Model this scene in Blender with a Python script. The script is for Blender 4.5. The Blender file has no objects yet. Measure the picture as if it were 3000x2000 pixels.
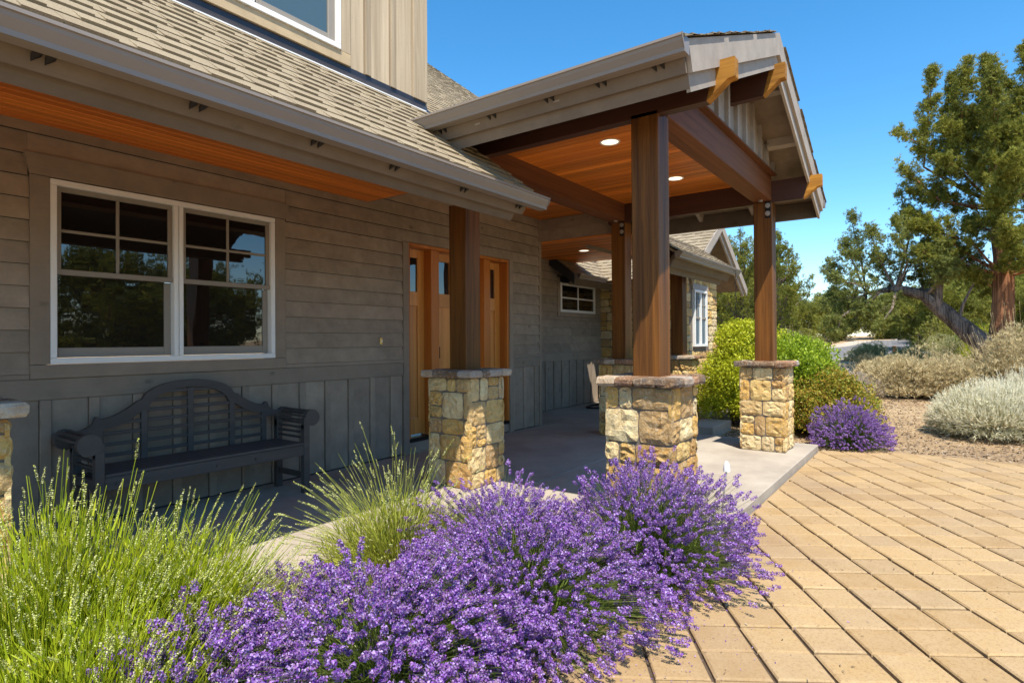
import bpy, math, random
import numpy as np
from mathutils import Vector, Matrix

# ------------------------------------------------------------------ camera, sky, sun
sc = bpy.context.scene
COL = sc.collection
sc.render.engine = 'CYCLES'
cam_d = bpy.data.cameras.new('camera'); cam = bpy.data.objects.new('camera', cam_d); COL.objects.link(cam)
cam_d.sensor_width = 36.0; cam_d.lens = 20.636; cam_d.clip_start = 0.05; cam_d.clip_end = 1500; cam_d.shift_y = -0.00424
YAW, PIT, ROL = math.radians(36.197), math.radians(0.387), math.radians(-0.377)
_F = Vector((math.cos(YAW), math.sin(YAW), 0)); _R = Vector((math.sin(YAW), -math.cos(YAW), 0)); _U = Vector((0, 0, 1))
_F2 = _F*math.cos(PIT)+_U*math.sin(PIT); _U2 = _U*math.cos(PIT)-_F*math.sin(PIT)
_R2 = _R*math.cos(ROL)+_U2*math.sin(ROL); _U3 = _U2*math.cos(ROL)-_R*math.sin(ROL)
CP = Vector((0, -5.089, 1.32))
cam.matrix_world = Matrix(((_R2.x, _U3.x, -_F2.x, CP.x), (_R2.y, _U3.y, -_F2.y, CP.y), (_R2.z, _U3.z, -_F2.z, CP.z), (0, 0, 0, 1)))
sc.camera = cam

SUN_EL = 62.2; SUN_ROT = 224.3      # sun stands to the front left of the house
w = bpy.data.worlds.new('World'); sc.world = w; w.use_nodes = True
nt = w.node_tree; nt.nodes.clear()
out = nt.nodes.new('ShaderNodeOutputWorld'); bg = nt.nodes.new('ShaderNodeBackground'); sky = nt.nodes.new('ShaderNodeTexSky')
sky.sky_type = 'NISHITA'; sky.sun_disc = False; sky.sun_elevation = math.radians(SUN_EL); sky.sun_rotation = math.radians(SUN_ROT)
sky.altitude = 1000; sky.air_density = 1.0; sky.dust_density = 0.6; sky.ozone_density = 1.6
hs = nt.nodes.new('ShaderNodeHueSaturation'); hs.inputs['Saturation'].default_value = 1.34; hs.inputs['Hue'].default_value = .492; hs.inputs['Value'].default_value = 1.0
nt.links.new(sky.outputs[0], hs.inputs['Color']); nt.links.new(hs.outputs[0], bg.inputs['Color'])
bg.inputs['Strength'].default_value = 0.15
nt.links.new(bg.outputs[0], out.inputs[0])
sd = bpy.data.lights.new('sun', 'SUN'); so = bpy.data.objects.new('sun', sd); COL.objects.link(so)
sd.energy = 4.5; sd.angle = math.radians(0.53); sd.color = (1.0, 0.93, 0.82)
_r = math.radians(SUN_ROT); _e = math.radians(SUN_EL)
sdir = Vector((math.sin(_r)*math.cos(_e), math.cos(_r)*math.cos(_e), math.sin(_e)))
so.rotation_euler = sdir.to_track_quat('Z', 'Y').to_euler()
sc.view_settings.view_transform = 'Standard'; sc.view_settings.look = 'None'
sc.view_settings.exposure = 0.86; sc.view_settings.gamma = 1.0
sc.cycles.max_bounces = 8; sc.cycles.diffuse_bounces = 5; sc.cycles.transparent_max_bounces = 12

rng = random.Random(7)
nrg = np.random.default_rng(11)

# ------------------------------------------------------------------ materials
def mat(name):
    m = bpy.data.materials.new(name); m.use_nodes = True
    n = m.node_tree; n.nodes.clear()
    o = n.nodes.new('ShaderNodeOutputMaterial'); p = n.nodes.new('ShaderNodeBsdfPrincipled')
    n.links.new(p.outputs[0], o.inputs[0])
    return m, n, p
def N(n, t, **k):
    x = n.nodes.new(t)
    for a, b in k.items(): setattr(x, a, b)
    return x
def ramp(n, fac, stops, const=False):
    r = n.nodes.new('ShaderNodeValToRGB'); e = r.color_ramp.elements
    if const: r.color_ramp.interpolation = 'CONSTANT'
    while len(e) < len(stops): e.new(0.5)
    for i, (p, c) in enumerate(stops): e[i].position = p; e[i].color = (c[0], c[1], c[2], 1)
    n.links.new(fac, r.inputs[0]); return r.outputs[0]
def noise(n, vec, scale, detail=4, rough=.6, dist=0):
    t = n.nodes.new('ShaderNodeTexNoise'); t.inputs['Scale'].default_value = scale; t.inputs['Detail'].default_value = detail
    t.inputs['Roughness'].default_value = rough; t.inputs['Distortion'].default_value = dist
    if vec is not None: n.links.new(vec, t.inputs['Vector'])
    return t.outputs['Fac']
def coords(n, scale=(1, 1, 1), per_object=0.0):
    c = n.nodes.new('ShaderNodeTexCoord'); src = c.outputs['Object']
    if per_object:
        oi = n.nodes.new('ShaderNodeObjectInfo'); mu = N(n, 'ShaderNodeMath', operation='MULTIPLY'); mu.inputs[1].default_value = per_object
        n.links.new(oi.outputs['Random'], mu.inputs[0])
        ad = N(n, 'ShaderNodeVectorMath', operation='ADD'); n.links.new(src, ad.inputs[0]); n.links.new(mu.outputs[0], ad.inputs[1]); src = ad.outputs[0]
    mp = n.nodes.new('ShaderNodeMapping'); mp.inputs['Scale'].default_value = scale; n.links.new(src, mp.inputs[0])
    return mp.outputs[0]
def mix(n, fac, a, b, blend='MIX'):
    m = N(n, 'ShaderNodeMix', data_type='RGBA', blend_type=blend)
    for s, v in ((m.inputs[0], fac), (m.inputs[6], a), (m.inputs[7], b)):
        if isinstance(v, (int, float)): s.default_value = v
        elif isinstance(v, tuple): s.default_value = (*v, 1) if len(v) == 3 else v
        else: n.links.new(v, s)
    return m.outputs[2]
def bump(n, p, h, strength=.4, dist=.01):
    b = n.nodes.new('ShaderNodeBump'); b.inputs['Strength'].default_value = strength; b.inputs['Distance'].default_value = dist
    n.links.new(h, b.inputs['Height']); n.links.new(b.outputs[0], p.inputs['Normal'])
def oinfo(n): return n.nodes.new('ShaderNodeObjectInfo').outputs['Random']
def island(n): return n.nodes.new('ShaderNodeNewGeometry').outputs['Random Per Island']

def m_plain(name, col, rough=.6, var=.12, nscale=6, bumpv=.1, metal=0, spec=.5, bscale=120):
    m, n, p = mat(name); v = coords(n, per_object=7)
    f = noise(n, v, nscale)
    c = ramp(n, f, [(.25, tuple(x*(1-var) for x in col)), (.75, tuple(min(1, x*(1+var)) for x in col))])
    n.links.new(c, p.inputs['Base Color']); p.inputs['Roughness'].default_value = rough; p.inputs['Metallic'].default_value = metal
    p.inputs['Specular IOR Level'].default_value = spec
    if bumpv: bump(n, p, noise(n, v, bscale, 3), bumpv, .004)
    return m
def m_wood(name, dark, light, axis, rough=.55, knots=0, bumpv=.5, freq=28, spec=.4, objvar=.25, knotcol=(.03, .012, .005), weather=None):
    """grain stretched along axis (0 x, 1 y, 2 z)"""
    m, n, p = mat(name); s = [freq, freq, freq]; s[axis] = freq*.035
    v = coords(n, tuple(s), per_object=9); v1 = coords(n, tuple(x*.22 for x in s), per_object=5); vk = coords(n, (1, 1, 1), per_object=9)
    g = noise(n, v, 1.0, 6, .65, .6); g2 = noise(n, v1, 1.0, 3, .5, 1.2)
    c = ramp(n, g, [(.28, dark), (.72, light)])
    c2 = ramp(n, g2, [(.3, tuple(x*.72 for x in dark)), (.7, light)])
    c = mix(n, .45, c, c2)
    oi = oinfo(n); k = ramp(n, oi, [(0, (1-objvar,)*3), (1, (1+objvar*.6,)*3)])
    c = mix(n, 1.0, c, k, 'MULTIPLY')
    if weather:
        wv = noise(n, coords(n, (2.2, 2.2, 2.2)), 1.0, 5, .7)
        c = mix(n, ramp(n, wv, [(.45, (0, 0, 0)), (.75, (.55,)*3)]), c, weather)
    if knots:
        vo = n.nodes.new('ShaderNodeTexVoronoi'); sk = [10, 10, 10]; sk[axis] = 3.3
        mp = n.nodes.new('ShaderNodeMapping'); mp.inputs['Scale'].default_value = tuple(sk); n.links.new(vk, mp.inputs[0]); n.links.new(mp.outputs[0], vo.inputs['Vector'])
        kf = ramp(n, vo.outputs['Distance'], [(.04*knots, (1, 1, 1)), (.13*knots, (0, 0, 0))])
        c = mix(n, kf, c, knotcol)
    n.links.new(c, p.inputs['Base Color']); p.inputs['Roughness'].default_value = rough; p.inputs['Specular IOR Level'].default_value = spec
    if bumpv: bump(n, p, g, bumpv, .004)
    return m

TAUPE = (.285, .226, .168)
M = {}
def m_siding(name, axis, col=TAUPE, light=1.25, weath=.0):
    m, n, p = mat(name); s = [40, 40, 40]; s[axis] = 2.0
    v = coords(n, tuple(s), per_object=9); vb = coords(n, (1, 1, 1), per_object=6)
    g = noise(n, v, 1.0, 5, .7, .4); b = noise(n, vb, 5, 5, .65)
    c = ramp(n, b, [(.3, tuple(x*.86 for x in col)), (.7, tuple(x*light for x in col))])
    c = mix(n, ramp(n, g, [(.55, (0,)*3), (.8, (.35,)*3)]), c, tuple(x*.62 for x in col))
    k = ramp(n, oinfo(n), [(0, (.88,)*3), (1, (1.1,)*3)]); c = mix(n, 1.0, c, k, 'MULTIPLY')
    vo = n.nodes.new('ShaderNodeTexVoronoi'); vo.inputs['Scale'].default_value = 1.0; sk = [4.5]*3; sk[axis] = 2.6
    mp = n.nodes.new('ShaderNodeMapping'); mp.inputs['Scale'].default_value = tuple(sk); n.links.new(vb, mp.inputs[0]); n.links.new(mp.outputs[0], vo.inputs['Vector'])
    kn = noise(n, vb, 45, 3, .7)
    kd = N(n, 'ShaderNodeMath', operation='ADD'); n.links.new(vo.outputs['Distance'], kd.inputs[0])
    ks = N(n, 'ShaderNodeMath', operation='MULTIPLY'); ks.inputs[1].default_value = .16; n.links.new(kn, ks.inputs[0]); n.links.new(ks.outputs[0], kd.inputs[1])
    kf = ramp(n, kd.outputs[0], [(.10, (.75,)*3), (.19, (0,)*3)])
    c = mix(n, kf, c, tuple(x*.42 for x in col))
    n.links.new(c, p.inputs['Base Color']); p.inputs['Roughness'].default_value = .75; p.inputs['Specular IOR Level'].default_value = .25
    bump(n, p, g, .35, .003); return m
M['siding'] = m_siding('siding_paint', 0)
M['siding_y'] = m_siding('siding_paint_side', 1)
M['batten'] = m_siding('batten_paint', 2)
M['dormer'] = m_wood('weathered_dormer_paint', (.30, .225, .145), (.56, .45, .31), 2, .85, .7, .6, 30, .2, .2, (.20, .13, .08))
M['dormer_x'] = m_siding('weathered_dormer_trim', 0, (.45, .34, .205), 1.15)
M['trim'] = m_siding('trim_paint', 0, (.29, .23, .172), 1.08)
M['fascia'] = m_siding('fascia_paint', 0, (.165, .128, .095), 1.08)
M['fascia_y'] = m_siding('fascia_paint_side', 1, (.185, .148, .115), 1.08)
M['gutter'] = m_plain('gutter_enamel', (.235, .20, .172), .42, .05, 3, .03)
M['gable'] = m_siding('gable_paint', 2, (.34, .30, .265), 1.1)
M['rake'] = m_siding('rake_paint', 0, (.36, .31, .26), 1.15)
M['ply'] = m_plain('soffit_plywood', (.20, .15, .105), .8, .25, 5, .2)
M['cedar_x'] = m_wood('cedar_soffit', (.70, .15, .012), (.95, .31, .04), 0, .42, 1.0, .25, 22, .45, .2, (.10, .025, .006))
M['cedar_y'] = m_wood('cedar_ceiling', (.54, .12, .011), (.92, .31, .04), 1, .42, .8, .25, 22, .45, .38, (.10, .025, .006))
M['beam_x'] = m_wood('stained_beam_x', (.075, .026, .012), (.20, .075, .028), 0, .62, 0, .6, 26, .25)
M['beam_y'] = m_wood('stained_beam_y', (.105, .030, .013), (.215, .072, .028), 1, .5, 0, .5, 20)
M['beam_dark'] = m_wood('dark_stained_beam', (.045, .016, .010), (.08, .028, .015), 1, .5, 0, .4, 20)
M['post'] = m_wood('stained_post', (.035, .012, .004), (.25, .095, .015), 2, .5, 0, 1.0, 34, .3)
M['beam_sunlit'] = m_wood('sunlit_beam_wood', (.20, .075, .010), (.60, .28, .040), 1, .7, 0, 1.0, 30, .2)  # same stained beam wood, with sunlight put into its colour
M['door'] = m_wood('fir_door', (.55, .19, .03), (.80, .36, .075), 2, .4, .5, .15, 20, .5, .15, (.16, .04, .01))
M['jamb'] = m_wood('redwood_jamb', (.40, .11, .014), (.60, .21, .035), 2, .45, 0, .15, 20)
M['white'] = m_plain('white_vinyl', (.80, .79, .76), .4, .02, 3, 0)
M['sash'] = m_plain('sash_taupe', (.27, .235, .19), .5, .05, 4, .02)
M['bench'] = m_wood('charcoal_paint', (.052, .047, .044), (.085, .077, .071), 0, .5, 0, .35, 30, .4, .1)
M['black'] = m_plain('black_metal', (.02, .018, .017), .45, .1, 8, .05, .6)
M['steel'] = m_plain('galvanised_steel', (.45, .42, .38), .45, .2, 30, .1, .7)
M['brass'] = m_plain('brass', (.62, .42, .15), .35, .1, 10, 0, .9)
M['flash'] = m_plain('dark_flashing', (.035, .036, .045), .4, .1, 5, .03, .3)
M['tan_stone'] = m_plain('pale_sandstone', (.60, .50, .34), .9, .15, 10, .3)

def m_glass(name, tint=(.012, .010, .009), ior=1.9, rough=.015, bumpy=.06):
    m, n, p = mat(name); p.inputs['Base Color'].default_value = (*tint, 1); p.inputs['Roughness'].default_value = rough
    p.inputs['IOR'].default_value = ior; p.inputs['Specular IOR Level'].default_value = .5
    bump(n, p, noise(n, coords(n, (3.0, 3.0, .6)), 1.6, 2, .5), bumpy, .02)
    return m
M['glass'] = m_glass('dark_window_glass', ior=1.95)
M['glass_up'] = m_glass('screened_blue_glass', (.065, .115, .15), 1.4, .25, .02)
def m_emit(name, col, s):
    m, n, p = mat(name); p.inputs['Base Color'].default_value = (.85, .8, .7, 1)
    p.inputs['Emission Color'].default_value = (*col, 1); p.inputs['Emission Strength'].default_value = s; return m
M['lamp'] = m_emit('lamp_lens', (1, .86, .6), 1.1)

def m_concrete():
    m, n, p = mat('broom_concrete'); v = coords(n)
    a = noise(n, v, 1.3, 6, .7); b = noise(n, v, 90, 4, .8)
    c = ramp(n, a, [(.3, (.28, .235, .19)), (.55, (.38, .33, .265)), (.75, (.46, .40, .33))])
    c = mix(n, ramp(n, b, [(.6, (0,)*3), (.72, (.5,)*3)]), c, (.16, .13, .11))
    n.links.new(c, p.inputs['Base Color']); p.inputs['Roughness'].default_value = .85
    bump(n, p, b, .5, .006); return m
M['concrete'] = m_concrete()
def m_stone(name, cols, pro=1):
    m, n, p = mat(name); v = coords(n, per_object=13); oi = oinfo(n)
    k = len(cols); st = [(i/k, c) for i, c in enumerate(cols)]
    base = ramp(n, oi, st, True)
    a = noise(n, v, 9, 6, .72, .4); b = noise(n, v, 38, 5, .7, .3)
    c = mix(n, ramp(n, a, [(.38, (0,)*3), (.66, (.85,)*3)]), base, mix(n, .6, base, (.36, .165, .03)))
    c = mix(n, ramp(n, b, [(.5, (0,)*3), (.75, (.6,)*3)]), c, (.66, .57, .42))
    c = mix(n, ramp(n, noise(n, v, 16, 4, .7, .8), [(.60, (0,)*3), (.72, (.55,)*3)]), c, (.10, .075, .055))
    n.links.new(c, p.inputs['Base Color']); p.inputs['Roughness'].default_value = .88; p.inputs['Specular IOR Level'].default_value = .3
    bump(n, p, b, 1.0, .02); return m
M['stone'] = m_stone('golden_sandstone', [(.58, .38, .13), (.74, .57, .28), (.48, .29, .10), (.70, .50, .19), (.44, .29, .13), (.64, .40, .12), (.68, .55, .32), (.76, .62, .34), (.56, .40, .18)])
M['cap'] = m_stone('ledge_cap_stone', [(.50, .42, .32), (.22, .13, .09), (.40, .37, .33), (.13, .105, .09), (.36, .21, .14), (.52, .46, .37), (.17, .14, .12)])
M['mortar'] = m_plain('mortar', (.17, .135, .10), .95, .15, 20, .5)

def m_shingle():
    m, n, p = mat('asphalt_shingle'); v = coords(n, per_object=3)
    g = noise(n, v, 260, 3, .9); b = noise(n, v, 4.5, 3, .6); isl = island(n)
    c = ramp(n, isl, [(0, (.31, .245, .16)), (.5, (.37, .30, .195)), (1, (.43, .355, .235))])
    c = mix(n, ramp(n, g, [(.42, (.55,)*3), (.62, (0,)*3)]), c, (.075, .058, .043))
    c = mix(n, ramp(n, g, [(.60, (0,)*3), (.70, (.6,)*3)]), c, (.50, .43, .32))
    c = mix(n, ramp(n, b, [(.4, (0,)*3), (.7, (.25,)*3)]), c, (.16, .12, .09))
    n.links.new(c, p.inputs['Base Color']); p.inputs['Roughness'].default_value = .9; p.inputs['Specular IOR Level'].default_value = .2
    bump(n, p, g, .6, .004); return m
M['shingle'] = m_shingle()
def m_paver():
    m, n, p = mat('tan_concrete_paver'); v = coords(n, per_object=5)
    base = ramp(n, oinfo(n), [(0, (.30, .195, .09)), (.3, (.37, .25, .115)), (.7, (.41, .285, .14)), (1, (.31, .22, .12))])
    a = noise(n, v, 7, 5, .65); b = noise(n, v, 75, 5, .85); d = noise(n, v, 48, 4, .8)
    c = mix(n, ramp(n, a, [(.35, (0,)*3), (.75, (.5,)*3)]), base, (.43, .315, .19))
    c = mix(n, ramp(n, b, [(.50, (0,)*3), (.66, (.62,)*3)]), c, (.19, .105, .05))
    c = mix(n, ramp(n, d, [(.68, (0,)*3), (.74, (.6,)*3)]), c, (.62, .54, .42))
    c = mix(n, ramp(n, noise(n, coords(n), .9, 4, .6), [(.48, (0,)*3), (.7, (.45,)*3)]), c, (.27, .19, .12))
    n.links.new(c, p.inputs['Base Color']); p.inputs['Roughness'].default_value = .85; p.inputs['Specular IOR Level'].default_value = .25
    bump(n, p, d, .5, .006); return m
M['paver'] = m_paver()
def m_ground():
    m, n, p = mat('dry_soil'); v = coords(n)
    a = noise(n, v, .45, 6, .7); b = noise(n, v, 14, 6, .8); d = noise(n, v, 55, 4, .8)
    c = ramp(n, a, [(.35, (.32, .215, .12)), (.5, (.43, .30, .165)), (.65, (.50, .37, .215))])
    c = mix(n, ramp(n, b, [(.48, (0,)*3), (.64, (.5,)*3)]), c, (.20, .14, .09))
    c = mix(n, ramp(n, d, [(.6, (0,)*3), (.7, (.6,)*3)]), c, (.50, .42, .30))
    n.links.new(c, p.inputs['Base Color']); p.inputs['Roughness'].default_value = .95; p.inputs['Specular IOR Level'].default_value = .1
    bump(n, p, b, .8, .05); return m
M['ground'] = m_ground()
M['sand'] = m_plain('joint_sand', (.075, .05, .032), .95, .4, 40, .4)
M['asphalt'] = m_plain('sun_bleached_asphalt', (.16, .155, .155), .9, .12, 3, .3)
M['shoulder'] = m_plain('gravel_shoulder', (.42, .36, .28), .95, .2, 3, .3)

def m_leaf(name, cols, trans=.35, rough=.55, scale=None, spec=.3):
    m, n, p = mat(name); isl = island(n)
    k = len(cols); c = ramp(n, isl, [(i/(k-1), q) for i, q in enumerate(cols)])
    if scale:
        f = noise(n, coords(n), scale, 3, .6); c = mix(n, ramp(n, f, [(.4, (0,)*3), (.65, (.6,)*3)]), c, cols[0])
    n.links.new(c, p.inputs['Base Color']); p.inputs['Roughness'].default_value = rough; p.inputs['Specular IOR Level'].default_value = spec
    if trans:
        t = n.nodes.new('ShaderNodeBsdfTranslucent'); n.links.new(c, t.inputs[0]); mx = n.nodes.new('ShaderNodeMixShader'); mx.inputs[0].default_value = trans
        o = [x for x in n.nodes if x.type == 'OUTPUT_MATERIAL'][0]
        n.links.new(p.outputs[0], mx.inputs[1]); n.links.new(t.outputs[0], mx.inputs[2]); n.links.new(mx.outputs[0], o.inputs[0])
    return m
M['lav_flower'] = m_leaf('lavender_florets', [(.06, .015, .17), (.20, .065, .36), (.31, .13, .48), (.50, .38, .68), (.12, .025, .28), (.26, .17, .26), (.38, .18, .52)], .25, .6)
M['lav_stem'] = m_leaf('lavender_stems', [(.07, .11, .02), (.15, .20, .04), (.24, .29, .07)], .2)
M['lav_leaf'] = m_leaf('lavender_leaves', [(.06, .11, .015), (.13, .20, .025), (.22, .30, .05)], .3)
M['lime_stem'] = m_leaf('lime_stems', [(.25, .34, .010), (.38, .47, .015), (.54, .58, .03)], .4)
M['lime_bud'] = m_leaf('pale_green_buds', [(.40, .44, .06), (.52, .54, .16), (.62, .62, .34)], .3)
M['olive_stem'] = m_leaf('olive_stems', [(.22, .26, .02), (.36, .40, .04), (.48, .48, .10)], .3)
M['juniper'] = m_leaf('juniper_scales', [(.09, .11, .018), (.22, .235, .03), (.35, .34, .05), (.46, .42, .08)], .3, .6, .9)
M['juniper_b'] = m_leaf('bluish_juniper_scales', [(.09, .12, .03), (.20, .23, .05), (.32, .33, .075), (.42, .39, .09)], .3, .6, .9)
M['sage'] = m_leaf('sagebrush_leaves', [(.34, .26, .12), (.52, .41, .21), (.66, .54, .31), (.40, .35, .17)], .2, .8)
M['sage_grey'] = m_leaf('grey_sagebrush_leaves', [(.33, .27, .20), (.50, .42, .32), (.60, .52, .42)], .2, .8)
M['sage_green'] = m_leaf('green_sagebrush_leaves', [(.22, .23, .09), (.36, .35, .15), (.48, .45, .22)], .2, .8)
M['rabbit'] = m_leaf('rabbitbrush_leaves', [(.36, .35, .20), (.54, .51, .33), (.68, .64, .46)], .25, .8)
M['bleached'] = m_leaf('bleached_stalks', [(.66, .60, .38), (.82, .77, .56), (.90, .87, .72)], .3, .7)
M['shrub_y'] = m_leaf('yellow_green_leaves', [(.30, .34, .018), (.48, .52, .025), (.64, .64, .05)], .4, .45)
M['shrub_g'] = m_leaf('bright_green_leaves', [(.15, .24, .015), (.28, .39, .022), (.44, .53, .04)], .4, .45)
M['shrub_r'] = m_leaf('red_tipped_leaves', [(.12, .17, .02), (.28, .30, .03), (.42, .24, .04), (.46, .40, .06)], .35, .45)
M['bark'] = m_wood('juniper_bark', (.045, .018, .010), (.42, .19, .09), 2, .9, 0, 1.0, 16, .2)
M['bark_g'] = m_wood('grey_bark', (.035, .025, .02), (.26, .20, .16), 2, .9, 0, 1.0, 16, .2)
for _k in ('bark', 'bark_g'):
    for _n in M[_k].node_tree.nodes:
        if _n.type == 'VALTORGB' and abs(_n.color_ramp.elements[0].position-.28) < .01: _n.color_ramp.elements[0].position = .42; _n.color_ramp.elements[1].position = .56
M['twig'] = m_plain('brown_twigs', (.14, .09, .06), .9, .3, 20, .1)
M['mulch'] = m_leaf('mulch_chips', [(.06, .04, .027), (.15, .10, .065), (.30, .22, .145), (.42, .34, .24)], 0, .9)

# ------------------------------------------------------------------ mesh helpers
class MB:
    def __init__(s): s.v = []; s.f = []
    def add(s, v, f):
        o = len(s.v); s.v += [tuple(p) for p in v]; s.f += [tuple(i+o for i in q) for q in f]; return s
    def box(s, x0, x1, y0, y1, z0, z1):
        return s.add([(x0, y0, z0), (x1, y0, z0), (x1, y1, z0), (x0, y1, z0), (x0, y0, z1), (x1, y0, z1), (x1, y1, z1), (x0, y1, z1)],
                     [(0, 3, 2, 1), (4, 5, 6, 7), (0, 1, 5, 4), (1, 2, 6, 5), (2, 3, 7, 6), (3, 0, 4, 7)])
    def bbox(s, x0, x1, y0, y1, z0, z1, b=.003):
        """box with chamfered edges"""
        X = (x0, x1); Y = (y0, y1); Z = (z0, z1); v = []; idx = {}
        for i in (0, 1):
            for j in (0, 1):
                for k in (0, 1):
                    sx = b if i == 0 else -b; sy = b if j == 0 else -b; sz = b if k == 0 else -b
                    idx[i, j, k] = len(v); v += [(X[i], Y[j]+sy, Z[k]+sz), (X[i]+sx, Y[j], Z[k]+sz), (X[i]+sx, Y[j]+sy, Z[k])]
        f = []
        c = idx
        for i in (0, 1): f.append([c[i, 0, 0], c[i, 1, 0], c[i, 1, 1], c[i, 0, 1]])
        for j in (0, 1): f.append([c[0, j, 0]+1, c[1, j, 0]+1, c[1, j, 1]+1, c[0, j, 1]+1])
        for k in (0, 1): f.append([c[0, 0, k]+2, c[1, 0, k]+2, c[1, 1, k]+2, c[0, 1, k]+2])
        for i in (0, 1):
            for j in (0, 1): f.append([c[i, j, 0], c[i, j, 1], c[i, j, 1]+1, c[i, j, 0]+1])
        for i in (0, 1):
            for k in (0, 1): f.append([c[i, 0, k], c[i, 1, k], c[i, 1, k]+2, c[i, 0, k]+2])
        for j in (0, 1):
            for k in (0, 1): f.append([c[0, j, k]+1, c[1, j, k]+1, c[1, j, k]+2, c[0, j, k]+2])
        for q in c.values(): f.append([q, q+1, q+2])
        cen = Vector(((x0+x1)/2, (y0+y1)/2, (z0+z1)/2)); ff = []
        for q in f:
            p = [Vector(v[i]) for i in q]; nn = (p[1]-p[0]).cross(p[2]-p[0])
            if nn.dot(p[0]-cen) < 0: q = q[::-1]
            ff.append(q)
        return s.add(v, ff)
    def prism(s, prof, axis, a0, a1):
        """polygon profile (other two axes in order) extruded along axis from a0 to a1; a0/a1 may be callables of the profile point"""
        n = len(prof); v = []
        for a in (a0, a1):
            for p in prof:
                t = a(p) if callable(a) else a
                v.append((t, p[0], p[1]) if axis == 0 else (p[0], t, p[1]) if axis == 1 else (p[0], p[1], t))
        f = [tuple(range(n-1, -1, -1)), tuple(range(n, 2*n))]+[(i, (i+1) % n, n+(i+1) % n, n+i) for i in range(n)]
        return s.add(v, f)
    def tube(s, pts, rad, sides=8, cap=True, wob=0):
        pts = [Vector(p) for p in pts]; k = len(pts); rr = rad if isinstance(rad, (list, tuple)) else [rad]*k; v = []; ref = Vector((.31, .17, .93)).normalized()
        prev = None
        for i, p in enumerate(pts):
            d = (pts[min(i+1, k-1)]-pts[max(i-1, 0)]).normalized()
            a = (prev - d*prev.dot(d)) if prev is not None else d.cross(ref)
            if a.length < 1e-4: a = d.cross(Vector((1, 0, 0)))
            a.normalize(); b = d.cross(a); prev = a
            for j in range(sides):
                t = 2*math.pi*j/sides; r = rr[i]*(1+(rng.uniform(-wob, wob) if wob else 0)); v.append(p+a*math.cos(t)*r+b*math.sin(t)*r)
        f = [(i*sides+j, i*sides+(j+1) % sides, (i+1)*sides+(j+1) % sides, (i+1)*sides+j) for i in range(k-1) for j in range(sides)]
        if cap: f += [tuple(range(sides-1, -1, -1)), tuple((k-1)*sides+j for j in range(sides))]
        return s.add(v, f)
    def build(s, name, m, parent=None, smooth=False, **props):
        me = bpy.data.meshes.new(name); me.from_pydata(s.v, [], s.f); me.update()
        return link(name, me, m, parent, smooth, **props)
def link(name, me, m, parent=None, smooth=False, **props):
    if m is not None and not len(me.materials): me.materials.append(m if not isinstance(m, str) else M[m])
    if smooth: me.polygons.foreach_set('use_smooth', [True]*len(me.polygons))
    o = bpy.data.objects.new(name, me); COL.objects.link(o)
    if parent is not None:
        o.parent = parent; o.matrix_parent_inverse = Matrix.Translation(-Vector(parent.location)) if parent.type == 'EMPTY' else Matrix.Identity(4)
    for k, v in props.items(): o[k] = v
    return o
def part(parent, name, m, mb, smooth=False, **props): return mb.build(name, M[m] if isinstance(m, str) else m, parent, smooth, **props)
def thing(name, label, cat, loc=(0, 0, 0), group=None):
    o = bpy.data.objects.new(name, None); COL.objects.link(o); o.location = loc; o.empty_display_size = .2
    o['label'] = label; o['category'] = cat
    if group: o['group'] = group
    return o
def tag(o, label, cat, group=None):
    o['label'] = label; o['category'] = cat
    if group: o['group'] = group
    return o
def np_mesh(name, V, Fc):
    """V (n,3); Fc (m,3) triangles"""
    me = bpy.data.meshes.new(name); me.vertices.add(len(V)); me.vertices.foreach_set('co', np.asarray(V, np.float32).ravel())
    me.loops.add(len(Fc)*3); me.loops.foreach_set('vertex_index', np.asarray(Fc, np.int32).ravel())
    me.polygons.add(len(Fc)); me.polygons.foreach_set('loop_start', np.arange(0, len(Fc)*3, 3, dtype=np.int32)); me.polygons.foreach_set('loop_total', np.full(len(Fc), 3, np.int32))
    me.update(calc_edges=True); return me
def scatter(tv, tf, pos, rot, scl):
    """instances of template triangles: pos (n,3), rot (n,3,3), scl (n,) -> merged arrays"""
    tv = np.asarray(tv); n = len(pos)
    V = np.einsum('nij,kj->nki', rot, tv)*np.asarray(scl)[:, None, None]+pos[:, None, :]
    Fc = np.asarray(tf)[None]+(np.arange(n)*len(tv))[:, None, None]
    return V.reshape(-1, 3), Fc.reshape(-1, 3)
def merge(parts):
    V = []; F_ = []; o = 0
    for v, f in parts: V.append(v); F_.append(f+o); o += len(v)
    return np.concatenate(V), np.concatenate(F_)
def rots(dirs, g=nrg):
    """rotation matrices taking +Z to dirs with random spin"""
    d = dirs/np.linalg.norm(dirs, axis=1, keepdims=True); a = g.normal(size=d.shape); a -= d*(a*d).sum(1, keepdims=True); a /= np.linalg.norm(a, axis=1, keepdims=True)
    b = np.cross(d, a); return np.stack([a, b, d], axis=2)

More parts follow.
